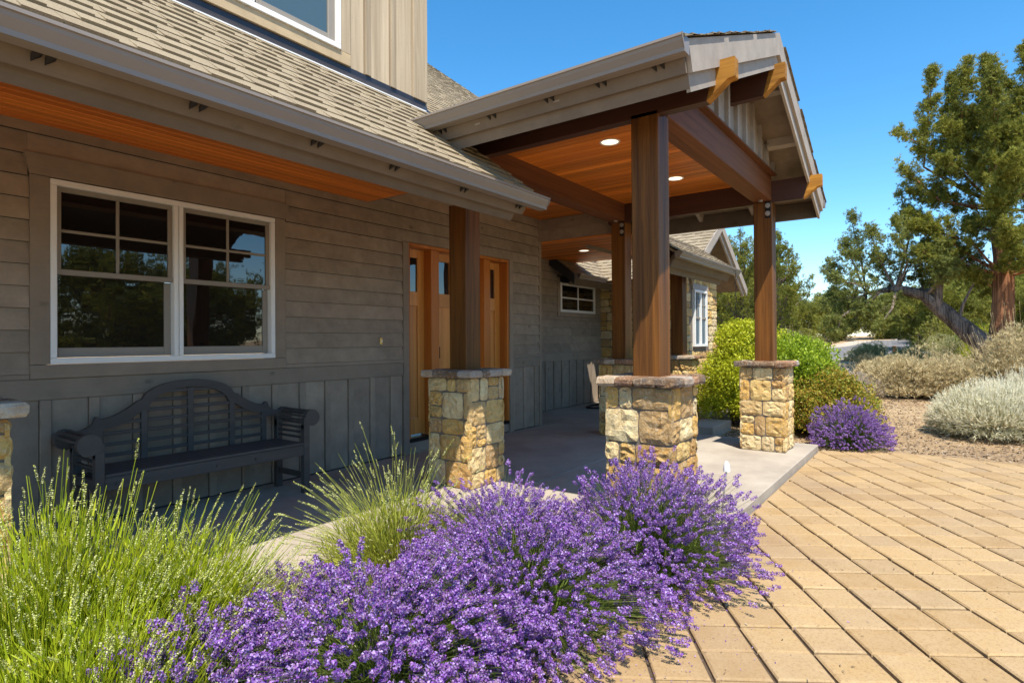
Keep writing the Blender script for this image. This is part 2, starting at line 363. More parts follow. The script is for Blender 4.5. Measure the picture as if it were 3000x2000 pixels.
# ------------------------------------------------------------------ terrain
def h(x, y):
    z = -.095+.032*np.clip(np.asarray(x, float)-9.5, 0, 48)
    r = np.hypot(np.asarray(x, float)-4, np.asarray(y, float)+1)
    z = z+np.clip((r-9)/12, 0, 1)*(.10*np.sin(.31*x+.2)*np.cos(.27*y)+.05*np.sin(.9*x+.5*y))
    return z
xs = np.unique(np.concatenate([np.linspace(-400, -12, 14), np.linspace(-12, 70, 165), np.linspace(70, 500, 14)])); ys = np.unique(np.concatenate([np.linspace(-400, -40, 12), np.linspace(-40, 40, 161), np.linspace(40, 400, 12)]))
XX, YY = np.meshgrid(xs, ys); ZZ = h(XX, YY); V = np.stack([XX, YY, ZZ], -1).reshape(-1, 3)
nx = len(xs); ii = np.arange(len(ys)-1)[:, None]*nx+np.arange(nx-1)[None]; ii = ii.ravel()
Fq = np.concatenate([np.stack([ii, ii+1, ii+nx+1], 1), np.stack([ii, ii+nx+1, ii+nx], 1)])
link('ground', np_mesh('ground', V, Fq), M['ground'], None, True, kind='structure')
def ribbon(name, pts, wd, m, dz):
    P = [Vector((p[0], p[1], 0)) for p in pts]; dense = []
    for i in range(len(P)-1):
        for k in range(10): dense.append(P[i].lerp(P[i+1], k/10))
    dense.append(P[-1])
    for _ in range(6): dense = [dense[0]]+[(dense[i-1]+dense[i]*2+dense[i+1])/4 for i in range(1, len(dense)-1)]+[dense[-1]]
    mb = MB(); v = []
    for i, p in enumerate(dense):
        d = (dense[min(i+1, len(dense)-1)]-dense[max(i-1, 0)]).normalized(); nn = Vector((-d.y, d.x, 0))
        for t in (-1, -.5, 0, .5, 1):
            q = p+nn*wd*.5*t; v.append((q.x, q.y, float(h(q.x, q.y))+dz))
    mb.add(v, [(i*5+j, i*5+j+1, i*5+j+6, i*5+j+5) for i in range(len(dense)-1) for j in range(4)])
    return part(None, name, m, mb, kind='structure')
RP = [(20, 8), (25, 1.5), (31, -1.2), (40, -2.9), (52, -6), (70, -14)]
ribbon('road_shoulder', RP, 6.6, 'shoulder', .03)
ribbon('road', RP, 4.6, 'asphalt', .045)

# ------------------------------------------------------------------ paving
A = math.radians(33.2); pu = Vector((math.cos(A), math.sin(A))); pn = Vector((-math.sin(A), math.cos(A)))
REG = [(-4, -3.845), (8.215, -3.845), (8.50, -4.35), (8.58, -5.1), (8.40, -6.2), (7.6, -9), (4, -12.5), (-5, -12.5), (-6, -6)]
def clip_poly(poly):
    for i in range(len(REG)):
        a = Vector(REG[i]); b = Vector(REG[(i+1) % len(REG)]); e = b-a; o = []
        side = lambda p: (e.x*(p.y-a.y)-e.y*(p.x-a.x))
        for k in range(len(poly)):
            p = poly[k]; q = poly[(k+1) % len(poly)]; sp = -side(p); sq = -side(q)
            if sp >= 0: o.append(p)
            if sp*sq < 0: o.append(p.lerp(q, sp/(sp-sq)))
        poly = o
        if len(poly) < 3: return None
    return poly
base = MB(); base.add([(p[0], p[1], -.094) for p in REG], [tuple(range(len(REG)-1, -1, -1))])
paving = part(None, 'paving', 'sand', base, kind='structure')
pav = []
for i in range(-40, 40):
    for j in range(-60, 20):
        if True:
            u0 = -.0905+.2310*i+rng.uniform(-.0015, .0015); v0 = -5.2035+.2490*j; g = rng.uniform(.005, .0085); ga = rng.uniform(.0040, .0062)
            q = [pu*(u0+ga)+pn*(v0+g), pu*(u0+.2310-ga)+pn*(v0+g), pu*(u0+.2310-ga)+pn*(v0+.249-g), pu*(u0+ga)+pn*(v0+.249-g)]
            c = (q[0]+q[2])/2
            if c.x < -6 or c.x > 9 or c.y > -3.6 or c.y < -12.6: continue
            q = clip_poly(q)
            if q is None: continue
            ar = abs(sum(q[k].x*q[(k+1) % len(q)].y-q[k].y*q[(k+1) % len(q)].x for k in range(len(q))))/2
            if ar < .004: continue
            c = sum(q, Vector((0, 0)))/len(q)
            rel = Vector((c.x, c.y, -.075))-CP; dp = rel.dot(_F2); lat = rel.dot(_R2)/max(dp, .01); up = rel.dot(_U3)/max(dp, .01)
            vis = dp > .3 and abs(lat) < .90 and up > -.60
            hid = c.y > -4.0+.0 and c.x < 3.5
            pav.append((0 if vis and not hid else 1, dp, q, c))
pav.sort(key=lambda t: (t[0], t[1]))
rest = MB()
for k, (nv, dp, q, c) in enumerate(pav):
    mb = MB() if k < 300 else rest; n = len(q); z = -.075+rng.uniform(-.0026, .0026); tx = rng.uniform(-.012, .012); ty = rng.uniform(-.012, .012)
    if sum(q[i].x*q[(i+1) % n].y-q[i].y*q[(i+1) % n].x for i in range(n)) < 0: q = q[::-1]
    v = []
    for ins, dz in ((.009, 0), (.001, -.007), (0, -.035)):
        for p in q:
            d = (c-p); pp = p+d.normalized()*ins*1.4+Vector((rng.uniform(-1, 1), rng.uniform(-1, 1)))*.0022
            v.append((pp.x, pp.y, z+dz+(pp.x-c.x)*tx+(pp.y-c.y)*ty))
    f = [tuple(range(n))]+[(r*n+(i+1) % n, r*n+i, (r+1)*n+i, (r+1)*n+(i+1) % n) for r in (0, 1) for i in range(n)]
    mb.add(v, f)
    if k < 300: part(paving, 'paver', 'paver', mb)
if rest.v: part(paving, 'outer_pavers', 'paver', rest, kind='stuff')

# ------------------------------------------------------------------ porch slab
mb = MB(); mb.bbox(-2.0, 3.55, -2.03, .0, -.3, 0, .008)
slab = part(None, 'porch_slab', 'concrete', mb, kind='structure')
mb = MB(); mb.bbox(3.553, 8.2, -3.83, -2.034, -.3, 0, .008); part(slab, 'front_pad', 'concrete', mb)
mb = MB(); mb.bbox(3.553, 8.2, -2.027, -.003, -.3, 0, .006); part(slab, 'entry_pad', 'concrete', mb)
mb = MB(); mb.bbox(7.6, 8.2, .0, .93, -.3, 0, .004); mb.bbox(8.203, 11.6, -2.0, .93, -.3, -.002, .008); part(slab, 'side_walk', 'concrete', mb)
mb = MB(); mb.bbox(8.55, 9.45, -2.42, -2.004, -.3, .06, .012); st = part(None, 'concrete_step', 'concrete', mb)
tag(st, 'low grey concrete step block behind the near stone pier', 'step')

# ------------------------------------------------------------------ house
house = thing('house', 'single storey ranch house with taupe siding, dormer and long shingled eave', 'house', (3.5, 0, 0))
def siding_run(parent, x0, x1, z0, z1, exp, openings, y=0.0, mname='siding', axis='x', sgn=1, zz0=None, minlen=.25, split=1.0):
    z = zz0 if zz0 is not None else z0
    while z < z1-.01:
        za, zb = max(z, z0), min(z+exp, z1)
        segs = [(x0, x1)]
        for (a, b, c, d) in openings:
            lo_, hi_ = (d+.002, zb) if za < d < zb-.012 else (za, c-.002) if za+.012 < c < zb else (0, 0)
            if hi_ > lo_:
                part(parent, 'siding_board', mname, MB().prism([(y, lo_), (y-.022, lo_), (y-.008, hi_-.002), (y, hi_-.002)], 0, max(a, x0)+.001, min(b, x1)-.001))
        for (a, b, c, d) in openings:
            if zb > c+.004 and za < d-.004:
                ns = []
                for s0, s1 in segs:
                    if b <= s0 or a >= s1: ns.append((s0, s1))
                    else:
                        if a > s0+.02: ns.append((s0, a))
                        if b < s1-.02: ns.append((b, s1))
                segs = ns
        for s0, s1 in segs:
            cuts = [s0]
            if s1-s0 > 2.6: cuts.append(s0+rng.uniform(.9, s1-s0-.9))
            cuts.append(s1)
            for i in range(len(cuts)-1):
                a = cuts[i]+(.0012 if i else 0); b = cuts[i+1]-(.0012 if i+2 < len(cuts) else 0); j = rng.uniform(-.0015, .0015)
                # wedge: bottom edge proud, top thin
                prof = [(y, za+.011), (y-.010, za+.010), (y-.027+j, za), (y-.008+j, zb-.002), (y, zb-.002)]
                mb = MB()
                if axis == 'x': mb.prism(prof, 0, a, b)
                part(parent, 'siding_board', mname, mb)
        z += exp
XC = 7.71
OPW = (1.298, 3.249, 1.08, 2.497); OPH = (1.288, 3.259, 2.498, 2.646); OPD = (4.773, 6.95, -1, 2.498)
mb = MB(); mb.box(-2.0, 1.40, .004, .2, -.1, 3.6); mb.box(1.40, 3.16, .004, .2, -.1, 1.17); mb.box(1.40, 3.16, .004, .2, 2.5, 3.6); mb.box(3.16, 4.86, .004, .2, -.1, 3.6); mb.box(4.86, 6.87, .004, .2, 2.5, 3.6); mb.box(6.87, XC-.01, .004, .2, -.1, 3.6)
wall = part(house, 'front_wall', 'flash', mb)
siding_run(wall, -2.0, XC-.06, 1.114, 3.55, .152, [OPW, OPH, OPD])
def strip(parent, name, m, *b, ch=.002): return part(parent, name, m, MB().bbox(*b, ch))
# ledge + frieze board above the board and batten base
for a, b in ((-2.0, 1.296), (3.251, 4.771), (6.952, XC-.062)): strip(wall, 'ledge_strip', 'trim', a, b, -.034, .003, 1.078, 1.112)
for a, b in ((-2.0, 4.771), (6.952, XC-.062)): strip(wall, 'skirt_rail', 'trim', a, b, -.024, .002, .93, 1.076)
b0 = 1.358-.293*12
k = 0
while b0+.293*k < XC:
    x = b0+.293*k; k += 1
    for (a, b, nm, y0) in ((x+.068, x+.289, 'wainscot_board', -.006), (x, x+.064, 'batten', -.024)):
        aa, bb = a, b
        if aa < -2: continue
        for lo, hi in ((4.771, 6.952), (XC-.062, 99)):
            if aa < lo < bb: bb = lo
            if aa >= lo and aa < hi: aa = max(aa, hi) if hi < 99 else 99
        if bb-aa < .02 or aa > XC: continue
        strip(wall, nm, 'batten', aa, bb, y0, .003, .012, .928)
strip(wall, 'corner_trim', 'trim', XC-.06, XC, -.028, .003, .0, 2.868)
strip(wall, 'corner_trim', 'trim', XC-.06, XC+.0, -.040, -.029+.001, 2.87, 3.22)
# return wall of the corner
mb = MB(); mb.box(XC-.02, XC, .006, .93, 0, 3.5); part(house, 'return_wall', 'siding_y', mb)
# window of the front wall
def window(parent, x0, x1, z0, z1, y=0):
    w_ = part(parent, 'window', 'white', MB().bbox(x0, x1, y-.034, y+.05, z1-.042, z1, .003).bbox(x0, x1, y-.034, y+.05, z0, z0+.042, .003).bbox(x0, x0+.04, y-.033, y+.05, z0+.043, z1-.043, .003).bbox(x1-.04, x1, y-.033, y+.05, z0+.043, z1-.043, .003))
    xm = (x0+x1)/2
    part(w_, 'mullion', 'white', MB().bbox(xm-.036, xm-.003, y-.033, y+.05, z0+.043, z1-.043).bbox(xm+.003, xm+.036, y-.033, y+.05, z0+.043, z1-.043))
    for a, b in ((x0+.04, xm-.036), (xm+.036, x1-.04)):
        zm = z0+.66
        u = MB(); t = .034
        u.bbox(a, b, y+.0, y+.03, z1-.042-.036, z1-.042).bbox(a, a+t, y+.0, y+.03, zm, z1-.079).bbox(b-t, b, y+.0, y+.03, zm, z1-.079).bbox(a, b, y-.012, y+.03, zm-.022, zm+.018)
        part(w_, 'upper_sash', 'sash', u)
        xc = (a+b)/2; zc = (zm+z1-.06)/2
        part(w_, 'muntin', 'sash', MB().bbox(xc-.011, xc+.011, y+.004, y+.024, zm+.019, z1-.079))
        part(w_, 'muntin', 'sash', MB().bbox(a+t, b-t, y+.006, y+.022, zc-.011, zc+.011))
        l = MB(); l.bbox(a+.006, a+.018, y+.02, y+.05, z0+.045, zm-.024).bbox(b-.055, b-.006, y+.022, y+.05, z0+.045, zm-.024).bbox(a+.019, b-.056, y+.024, y+.05, z0+.045, z0+.115)
        part(w_, 'lower_sash', 'sash', l)
        part(w_, 'pane', 'glass', MB().box(a+t-.004, b-t+.004, y+.014, y+.018, zm+.01, z1-.07))
        part(w_, 'pane', 'glass', MB().box(a+.01, b-.05, y+.034, y+.038, z0+.10, zm-.01))
    return w_
window(house, 1.414, 3.143, 1.178, 2.49)
mb = MB().prism([(1.298, 2.497), (3.249, 2.497), (3.249+.03, 2.645), (1.268, 2.645)], 1, -.042, .002); part(wall, 'head_casing', 'trim', mb)
strip(wall, 'side_casing', 'trim', 1.300, 1.412, -.034, .002, 1.178, 2.495); strip(wall, 'side_casing', 'trim', 3.145, 3.247, -.034, .002, 1.178, 2.495)
strip(wall, 'sill_casing', 'trim', 1.298, 3.249, -.044, .002, 1.079, 1.176)
# entry
strip(wall, 'door_casing', 'trim', 4.775, 4.862, -.032, .002, 0.0, 2.497); strip(wall, 'door_casing', 'trim', 6.866, 6.948, -.032, .002, 0.0, 2.497)
ent = part(house, 'entry_door', 'jamb', MB().bbox(4.864, 4.902, -.012, .2, .17, 2.455).bbox(6.826, 6.864, -.012, .2, .17, 2.455).bbox(4.864, 6.864, -.014, .2, 2.457, 2.497).bbox(5.275, 5.415, .005, .2, .17, 2.455).bbox(6.315, 6.455, .005, .2, .17, 2.455))
def leaf(x0, x1, lites, st):
    y = .125
    mb = MB().bbox(x0, x0+st, y, y+.045, .19, 2.45).bbox(x1-st, x1, y, y+.045, .19, 2.45).bbox(x0+st, x1-st, y, y+.045, 2.35, 2.45).bbox(x0+st, x1-st, y, y+.045, 1.76, 1.935).bbox(x0+st, x1-st, y, y+.045, .19, .385)
    lf = part(ent, 'door_leaf', 'door', mb)
    n = lites; wd = (x1-x0-2*st)
    pn_ = MB()
    for i in range(max(1, n-1)):
        a = x0+st+wd*i/max(1, n-1); b = x0+st+wd*(i+1)/max(1, n-1); pn_.bbox(a+.003, b-.003, y+.016, y+.03, .387, 1.758, .002)
    pn_.v and part_child(ent, 'door_panel', 'door', pn_)
    for i in range(1, n): part_child(ent, 'door_mullion', 'door', MB().bbox(x0+st+wd*i/n-.016, x0+st+wd*i/n+.016, y-.001, y+.04, 1.937, 2.348))
    part_child(ent, 'door_pane', 'glass', MB().box(x0+st-.003, x1-st+.003, y+.02, y+.025, 1.93, 2.352))
def part_child(p, nm, m, mb): return part(p, nm, m, mb)
leaf(4.904, 5.273, 1, .115); leaf(5.417, 6.313, 3, .125); leaf(6.457, 6.824, 1, .115)
part(ent, 'threshold', 'black', MB().bbox(4.80, 6.92, -.01, .2, .125, .172))
part(ent, 'kick_board', 'batten', MB().bbox(4.864, 6.864, .0, .03, .01, .123))
part(ent, 'door_handle', 'black', MB().bbox(5.45, 5.50, .105, .124, 1.05, 1.30).tube([(5.475, .108, 1.1), (5.475, .06, 1.11), (5.475, .06, 1.25), (5.475, .108, 1.26)], .008, 6))
db = part(house, 'doorbell', 'brass', MB().bbox(4.42, 4.455, -.034, -.01, 1.29, 1.365, .004)); part(db, 'button', 'white', MB().tube([(4.4375, -.033, 1.328), (4.4375, -.041, 1.328)], .009, 12))

# second wall set back, with the small window
Y2 = .93; mb = MB(); mb.box(XC-.02, 11.5, Y2+.004, Y2+.2, 0, 3.2)
wall2 = part(house, 'back_wall', 'flash', mb)
SW = (9.78, 11.26, 1.83, 2.50)
siding_run(wall2, XC, 11.5, 1.114, 2.95, .152, [(9.70, 11.3, 1.80, 2.6)], y=Y2)
strip(wall2, 'ledge_strip', 'trim', XC, 11.5, Y2-.034, Y2, 1.078, 1.112); strip(wall2, 'skirt_rail', 'trim', XC, 11.5, Y2-.024, Y2, .93, 1.076)
for k in range(14):
    x = 7.79+.293*k
    strip(wall2, 'wainscot_board', 'batten', x+.058, min(x+.291, 11.5), Y2-.006, Y2+.003, .012, .928)
    if x < 11.45: strip(wall2, 'batten', 'batten', x, x+.05, Y2-.026, Y2+.003, .012, .928)
sw = part(house, 'small_window', 'white', MB().bbox(9.79, 11.21, Y2-.04, Y2, 2.41, 2.46).bbox(9.79, 11.21, Y2-.04, Y2, 1.885, 1.935).bbox(9.79, 9.85, Y2-.039, Y2, 1.936, 2.409).bbox(11.15, 11.21, Y2-.039, Y2, 1.936, 2.409))
part(sw, 'muntin', 'white', MB().bbox(10.48, 10.515, Y2-.028, Y2, 1.936, 2.409)); part(sw, 'muntin', 'white', MB().bbox(9.851, 11.149, Y2-.026, Y2, 2.155, 2.185)); part(sw, 'pane', 'glass', MB().box(9.84, 11.16, Y2-.014, Y2-.01, 1.93, 2.42))
strip(wall2, 'side_casing', 'trim', 9.70, 9.788, Y2-.03, Y2+.001, 1.80, 2.56); strip(wall2, 'side_casing', 'trim', 11.212, 11.30, Y2-.03, Y2+.001, 1.80, 2.56); strip(wall2, 'sill_casing', 'trim', 9.79, 11.21, Y2-.031, Y2+.001, 1.80, 1.883)

# ------------------------------------------------------------------ shingled roof planes
def shingles(parent, origin, ex, us, L, S, xr=None, joined=False, name='shingle', exposure=.143, thick=.013, jit=1):
    """origin: eave corner; ex along eave, us up slope (unit); xr(t)->(x0,x1) limits along ex for slope distance t"""
    o = Vector(origin); ex = Vector(ex).normalized(); us = Vector(us).normalized(); n = ex.cross(us)
    if n.z < 0: n = -n
    J = MB() if joined else None; rows = int(S/exposure)
    for r in range(rows):
        t0 = r*exposure; xa, xb = xr(t0) if xr else (0, L)
        x = xa-((r*.165*jit) % 1.0)
        while x < xb:
            a, b = max(x, xa), min(x+.998, xb); x += 1.0
            if b-a < .03: continue
            mb = MB() if J is None else J
            def slabp(p, q, dt, th, ov=.02, lift=0):
                P = []
                for (uu, tt, hh) in ((p, t0-dt, lift+th), (q, t0-dt, lift+th), (q, t0+exposure+ov, .003+lift*.2), (p, t0+exposure+ov, .003+lift*.2), (p, t0-dt, lift*.2), (q, t0-dt, lift*.2)):
                    P.append(o+ex*uu+us*tt+n*hh)
                mb.add(P, [(0, 1, 2, 3), (4, 5, 1, 0), (5, 2, 1), (4, 0, 3)])
            slabp(a, b, 0, thick*.55)
            u = a+rng.uniform(-.05, .05)
            while u < b:
                wd = rng.uniform(.10, .24); p, q = max(u, a), min(u+wd, b)
                if q-p > .02: slabp(p, q, rng.uniform(.001, .006), thick*rng.uniform(.95, 1.15), .0)
                u += wd+rng.uniform(.03, .14)
            if J is None: part(parent, name, 'shingle', mb)
    if J is not None: part(parent, name+'s', 'shingle', J, kind='stuff')
SL = .77; c1 = 1/math.hypot(1, SL); us1 = (0, c1, SL*c1)
zr = lambda y: 2.55+SL*(y+2.38)
# main roof deck
mb = MB(); mb.add([(-2.5, -2.37, zr(-2.37)-.004), (4.0, -2.37, zr(-2.37)-.004), (4.0, -1.08, zr(-1.08)-.004), (-2.5, -1.08, zr(-1.08)-.004), (-2.5, -2.35, zr(-2.37)-.05), (4.0, -2.35, zr(-2.37)-.05), (4.0, -1.06, zr(-1.08)-.05), (-2.5, -1.06, zr(-1.08)-.05)],
                  [(0, 1, 2, 3), (7, 6, 5, 4), (0, 4, 5, 1), (1, 5, 6, 2), (2, 6, 7, 3), (3, 7, 4, 0)])
roof = part(house, 'eave_roof', 'flash', mb)
shingles(roof, (-1.2, -2.385, zr(-2.385)), (1, 0, 0), us1, 5.2, 1.70, lambda t: (0, 5.2), thick=.016)
mb = MB(); mb.add([(4.0, -1.45, zr(-1.45)-.004), (9.14, -1.45, zr(-1.45)-.004), (9.14, 4.2, zr(4.2)-.004), (4.0, 4.2, zr(4.2)-.004), (4.0, -1.40, zr(-1.45)-.06), (9.14, -1.40, zr(-1.45)-.06), (9.14, 4.25, zr(4.2)-.06), (4.0, 4.25, zr(4.2)-.06)],
                  [(0, 1, 2, 3), (7, 6, 5, 4), (0, 4, 5, 1), (1, 5, 6, 2), (2, 6, 7, 3), (3, 7, 4, 0)])
roof2 = part(house, 'main_roof', 'flash', mb)
shingles(roof2, (4.0, -1.42, zr(-1.42)), (1, 0, 0), us1, 5.3, 7.0, lambda t: (0, 5.16), joined=True, thick=.011)
# fascia stack and gutter of the long eave
def eave_prof(y0, z0, al, off, L, th, s=1):
    ux, uz = math.cos(al), math.sin(al); nx_, nz_ = -uz, ux
    a = (y0+off*ux*s, z0+off*uz); b = (a[0]-L*nx_*s, a[1]-L*nz_); c = (b[0]+th*ux*s, b[1]+th*uz); d = (a[0]+th*ux*s, a[1]+th*uz)
    return [a, b, c, d]
AL = math.atan(SL)
part(house, 'fascia_board', 'fascia', MB().prism(eave_prof(-2.30, 2.50, AL, 0, .135, .026), 0, -2.5, 4.08))
part(house, 'inner_fascia_board', 'fascia', MB().prism(eave_prof(-2.277, 2.517, AL, .003, .222, .026), 0, -2.5, 4.02))
def gutter_prof(s=1, y=-2.40, z=2.54):
    pts = [(0, 0), (0, -.015), (.010, -.018), (.014, -.036), (.026, -.056), (.037, -.074), (.039, -.095), (.115, -.095), (.115, -.004), (.111, -.004), (.111, -.091), (.043, -.091), (.041, -.073), (.030, -.055), (.018, -.035), (.014, -.013), (.012, -.001)]
    return [(y+a*s, z+b) for a, b in pts]
part(house, 'gutter', 'gutter', MB().prism(gutter_prof(), 0, -2.5, 4.24), False)
part(house, 'gutter_end_cap', 'gutter', MB().prism([(-2.400, 2.541), (-2.393, 2.50), (-2.362, 2.46), (-2.359, 2.443), (-2.284, 2.443), (-2.284, 2.541)], 0, 4.241, 4.246))
for x in (.729, 1.322, 1.977, 2.556, 3.24, 3.93):
    mb = MB()
    for dx in (0, .045): mb.add([(x+dx, -2.284, 2.448), (x+dx+.034, -2.284, 2.448), (x+dx, -2.256, 2.412), (x+dx+.0, -2.262, 2.44), (x+dx+.034, -2.262, 2.44)], [(0, 1, 2), (0, 2, 3), (1, 4, 2), (0, 3, 4, 1)])
    part(house, 'eave_bracket', 'black', mb)
# beam inside the eave, porch ceiling
part(house, 'porch_beam', 'beam_x', MB().bbox(-2.5, 4.36, -1.555, -1.345, 2.62, 2.84, .004))
sof = part(house, 'porch_ceiling', 'ply', MB().box(-2.5, 4.27, -1.7, .0, 2.875, 2.9))
for k in range(18):
    y = -.012-.093*k; part(sof, 'ceiling_board', 'cedar_x', MB().bbox(-2.5, 4.27, y-.089, y, 2.858, 2.874, .004))
part(house, 'ceiling_end_trim', 'siding_y', MB().box(4.273, 4.29, -1.34, .0, 2.86, 3.3))
# dormer
YD = -1.08
zb = zr(YD)
dor = part(house, 'dormer_wall', 'dormer', MB().box(-2.5, 4.06, YD+.02, YD+2.5, zb-.02, 6.2))
mb = MB().box(4.062, 4.085, YD+.02, YD+2.5, zb, 6.2); part(dor, 'dormer_side', 'dormer', mb)
for a, b, pz in ((3.175, 3.33, 0), (3.40, 3.62, 0), (3.695, 3.90, 0), (3.335, 3.395, 1), (3.625, 3.69, 1), (3.905, 4.09, 1)):
    part(dor, 'batten' if pz else 'wall_board', 'dormer', MB().bbox(a+.002, b-.002, YD-.028 if pz else YD-.008, YD+.02, zb+.055+rng.uniform(0, .02), 6.2, .003))
part(dor, 'sill_board', 'dormer_x', MB().bbox(-2.5, 3.172, YD-.034, YD+.02, 3.625, 3.722, .003))
part(dor, 'side_board', 'dormer', MB().bbox(3.066, 3.172, YD-.032, YD+.02, 3.724, 6.2, .003))
part(dor, 'flashing', 'flash', MB().prism([(YD-.09, zr(YD-.09)+.012), (YD-.014, zr(YD)+.03), (YD-.014, zb+.075), (YD+.02, zb+.075), (YD+.02, zb), (YD-.06, zr(YD-.09))], 0, -2.5, 4.07))
part(dor, 'drip_edge', 'white', MB().box(-2.5, 4.0, YD-.096, YD-.088, zr(YD-.09)+.008, zr(YD-.09)+.018))
uw = part(house, 'upper_window', 'white', MB().bbox(1.2, 3.062, YD-.05, YD, 3.724, 3.765).bbox(3.018, 3.062, YD-.049, YD, 3.766, 6.0).bbox(2.235, 2.31, YD-.049, YD, 3.766, 6.0))
part(uw, 'sash', 'sash', MB().bbox(2.33, 2.355, YD-.03, YD, 3.77, 6).bbox(2.95, 3.012, YD-.03, YD, 3.77, 6).bbox(2.356, 2.949, YD-.03, YD, 3.77, 3.815).bbox(1.3, 2.23, YD-.03, YD, 3.77, 3.84), label='cream sash')
part(uw, 'pane', 'glass_up', MB().box(2.35, 2.955, YD-.012, YD-.008, 3.81, 6.0)); part(uw, 'pane', 'glass_up', MB().box(1.3, 2.2, YD-.012, YD-.008, 3.83, 6.0))

# ------------------------------------------------------------------ portico
port = thing('portico', 'timber entry portico with gable roof, cedar ceiling and dark beams over the front pad', 'portico', (5.86, -2.5, 0))
PX0, PX1, RX = 4.006, 7.707, 5.856
BZ0, BZ1 = 2.975, 3.26
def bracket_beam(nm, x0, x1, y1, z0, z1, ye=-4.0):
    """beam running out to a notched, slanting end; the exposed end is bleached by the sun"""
    def ys(z, o=0): return ye+.19-.062*(z-z0)/.25+o  # slanted line of the shadow edge where the colour changes
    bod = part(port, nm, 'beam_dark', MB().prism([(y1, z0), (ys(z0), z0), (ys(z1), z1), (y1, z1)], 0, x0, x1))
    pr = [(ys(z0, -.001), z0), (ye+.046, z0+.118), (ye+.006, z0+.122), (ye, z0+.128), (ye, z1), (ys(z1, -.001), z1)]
    part(bod, 'beam_end_sunlit', 'beam_sunlit', MB().prism(pr, 0, x0+.0, x1-.0))
    return bod
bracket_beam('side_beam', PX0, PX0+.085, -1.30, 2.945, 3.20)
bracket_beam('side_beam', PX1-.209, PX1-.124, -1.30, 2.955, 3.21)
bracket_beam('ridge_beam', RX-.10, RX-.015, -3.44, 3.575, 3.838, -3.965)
part(port, 'front_beam', 'beam_x', MB().bbox(PX0+.087, PX1-.211, -3.464, -3.254, 2.98, 3.262, .004))
part(port, 'cross_beam', 'beam_x', MB().bbox(PX0+.087, PX1-.211, -1.555, -1.345, 2.978, 3.218, .004))
ceil = part(port, 'ceiling', 'ply', MB().box(PX0+.05, PX1-.02, -3.3, -.01, 3.232, 3.25))
x = PX0+.087
while x < PX1-.03:
    b = min(x+.089, PX1-.02); lo = x
    part(ceil, 'ceiling_board', 'cedar_y', MB().bbox(lo, b, -3.252, -.02, 3.212+rng.uniform(0, .001), 3.231, .004)); x += .093
c0 = (.434/1, ); PS = .434; pc = 1/math.hypot(1, PS)
zp = lambda x: 3.062+PS*((x-3.30) if x <= RX else (2*RX-x-3.30))
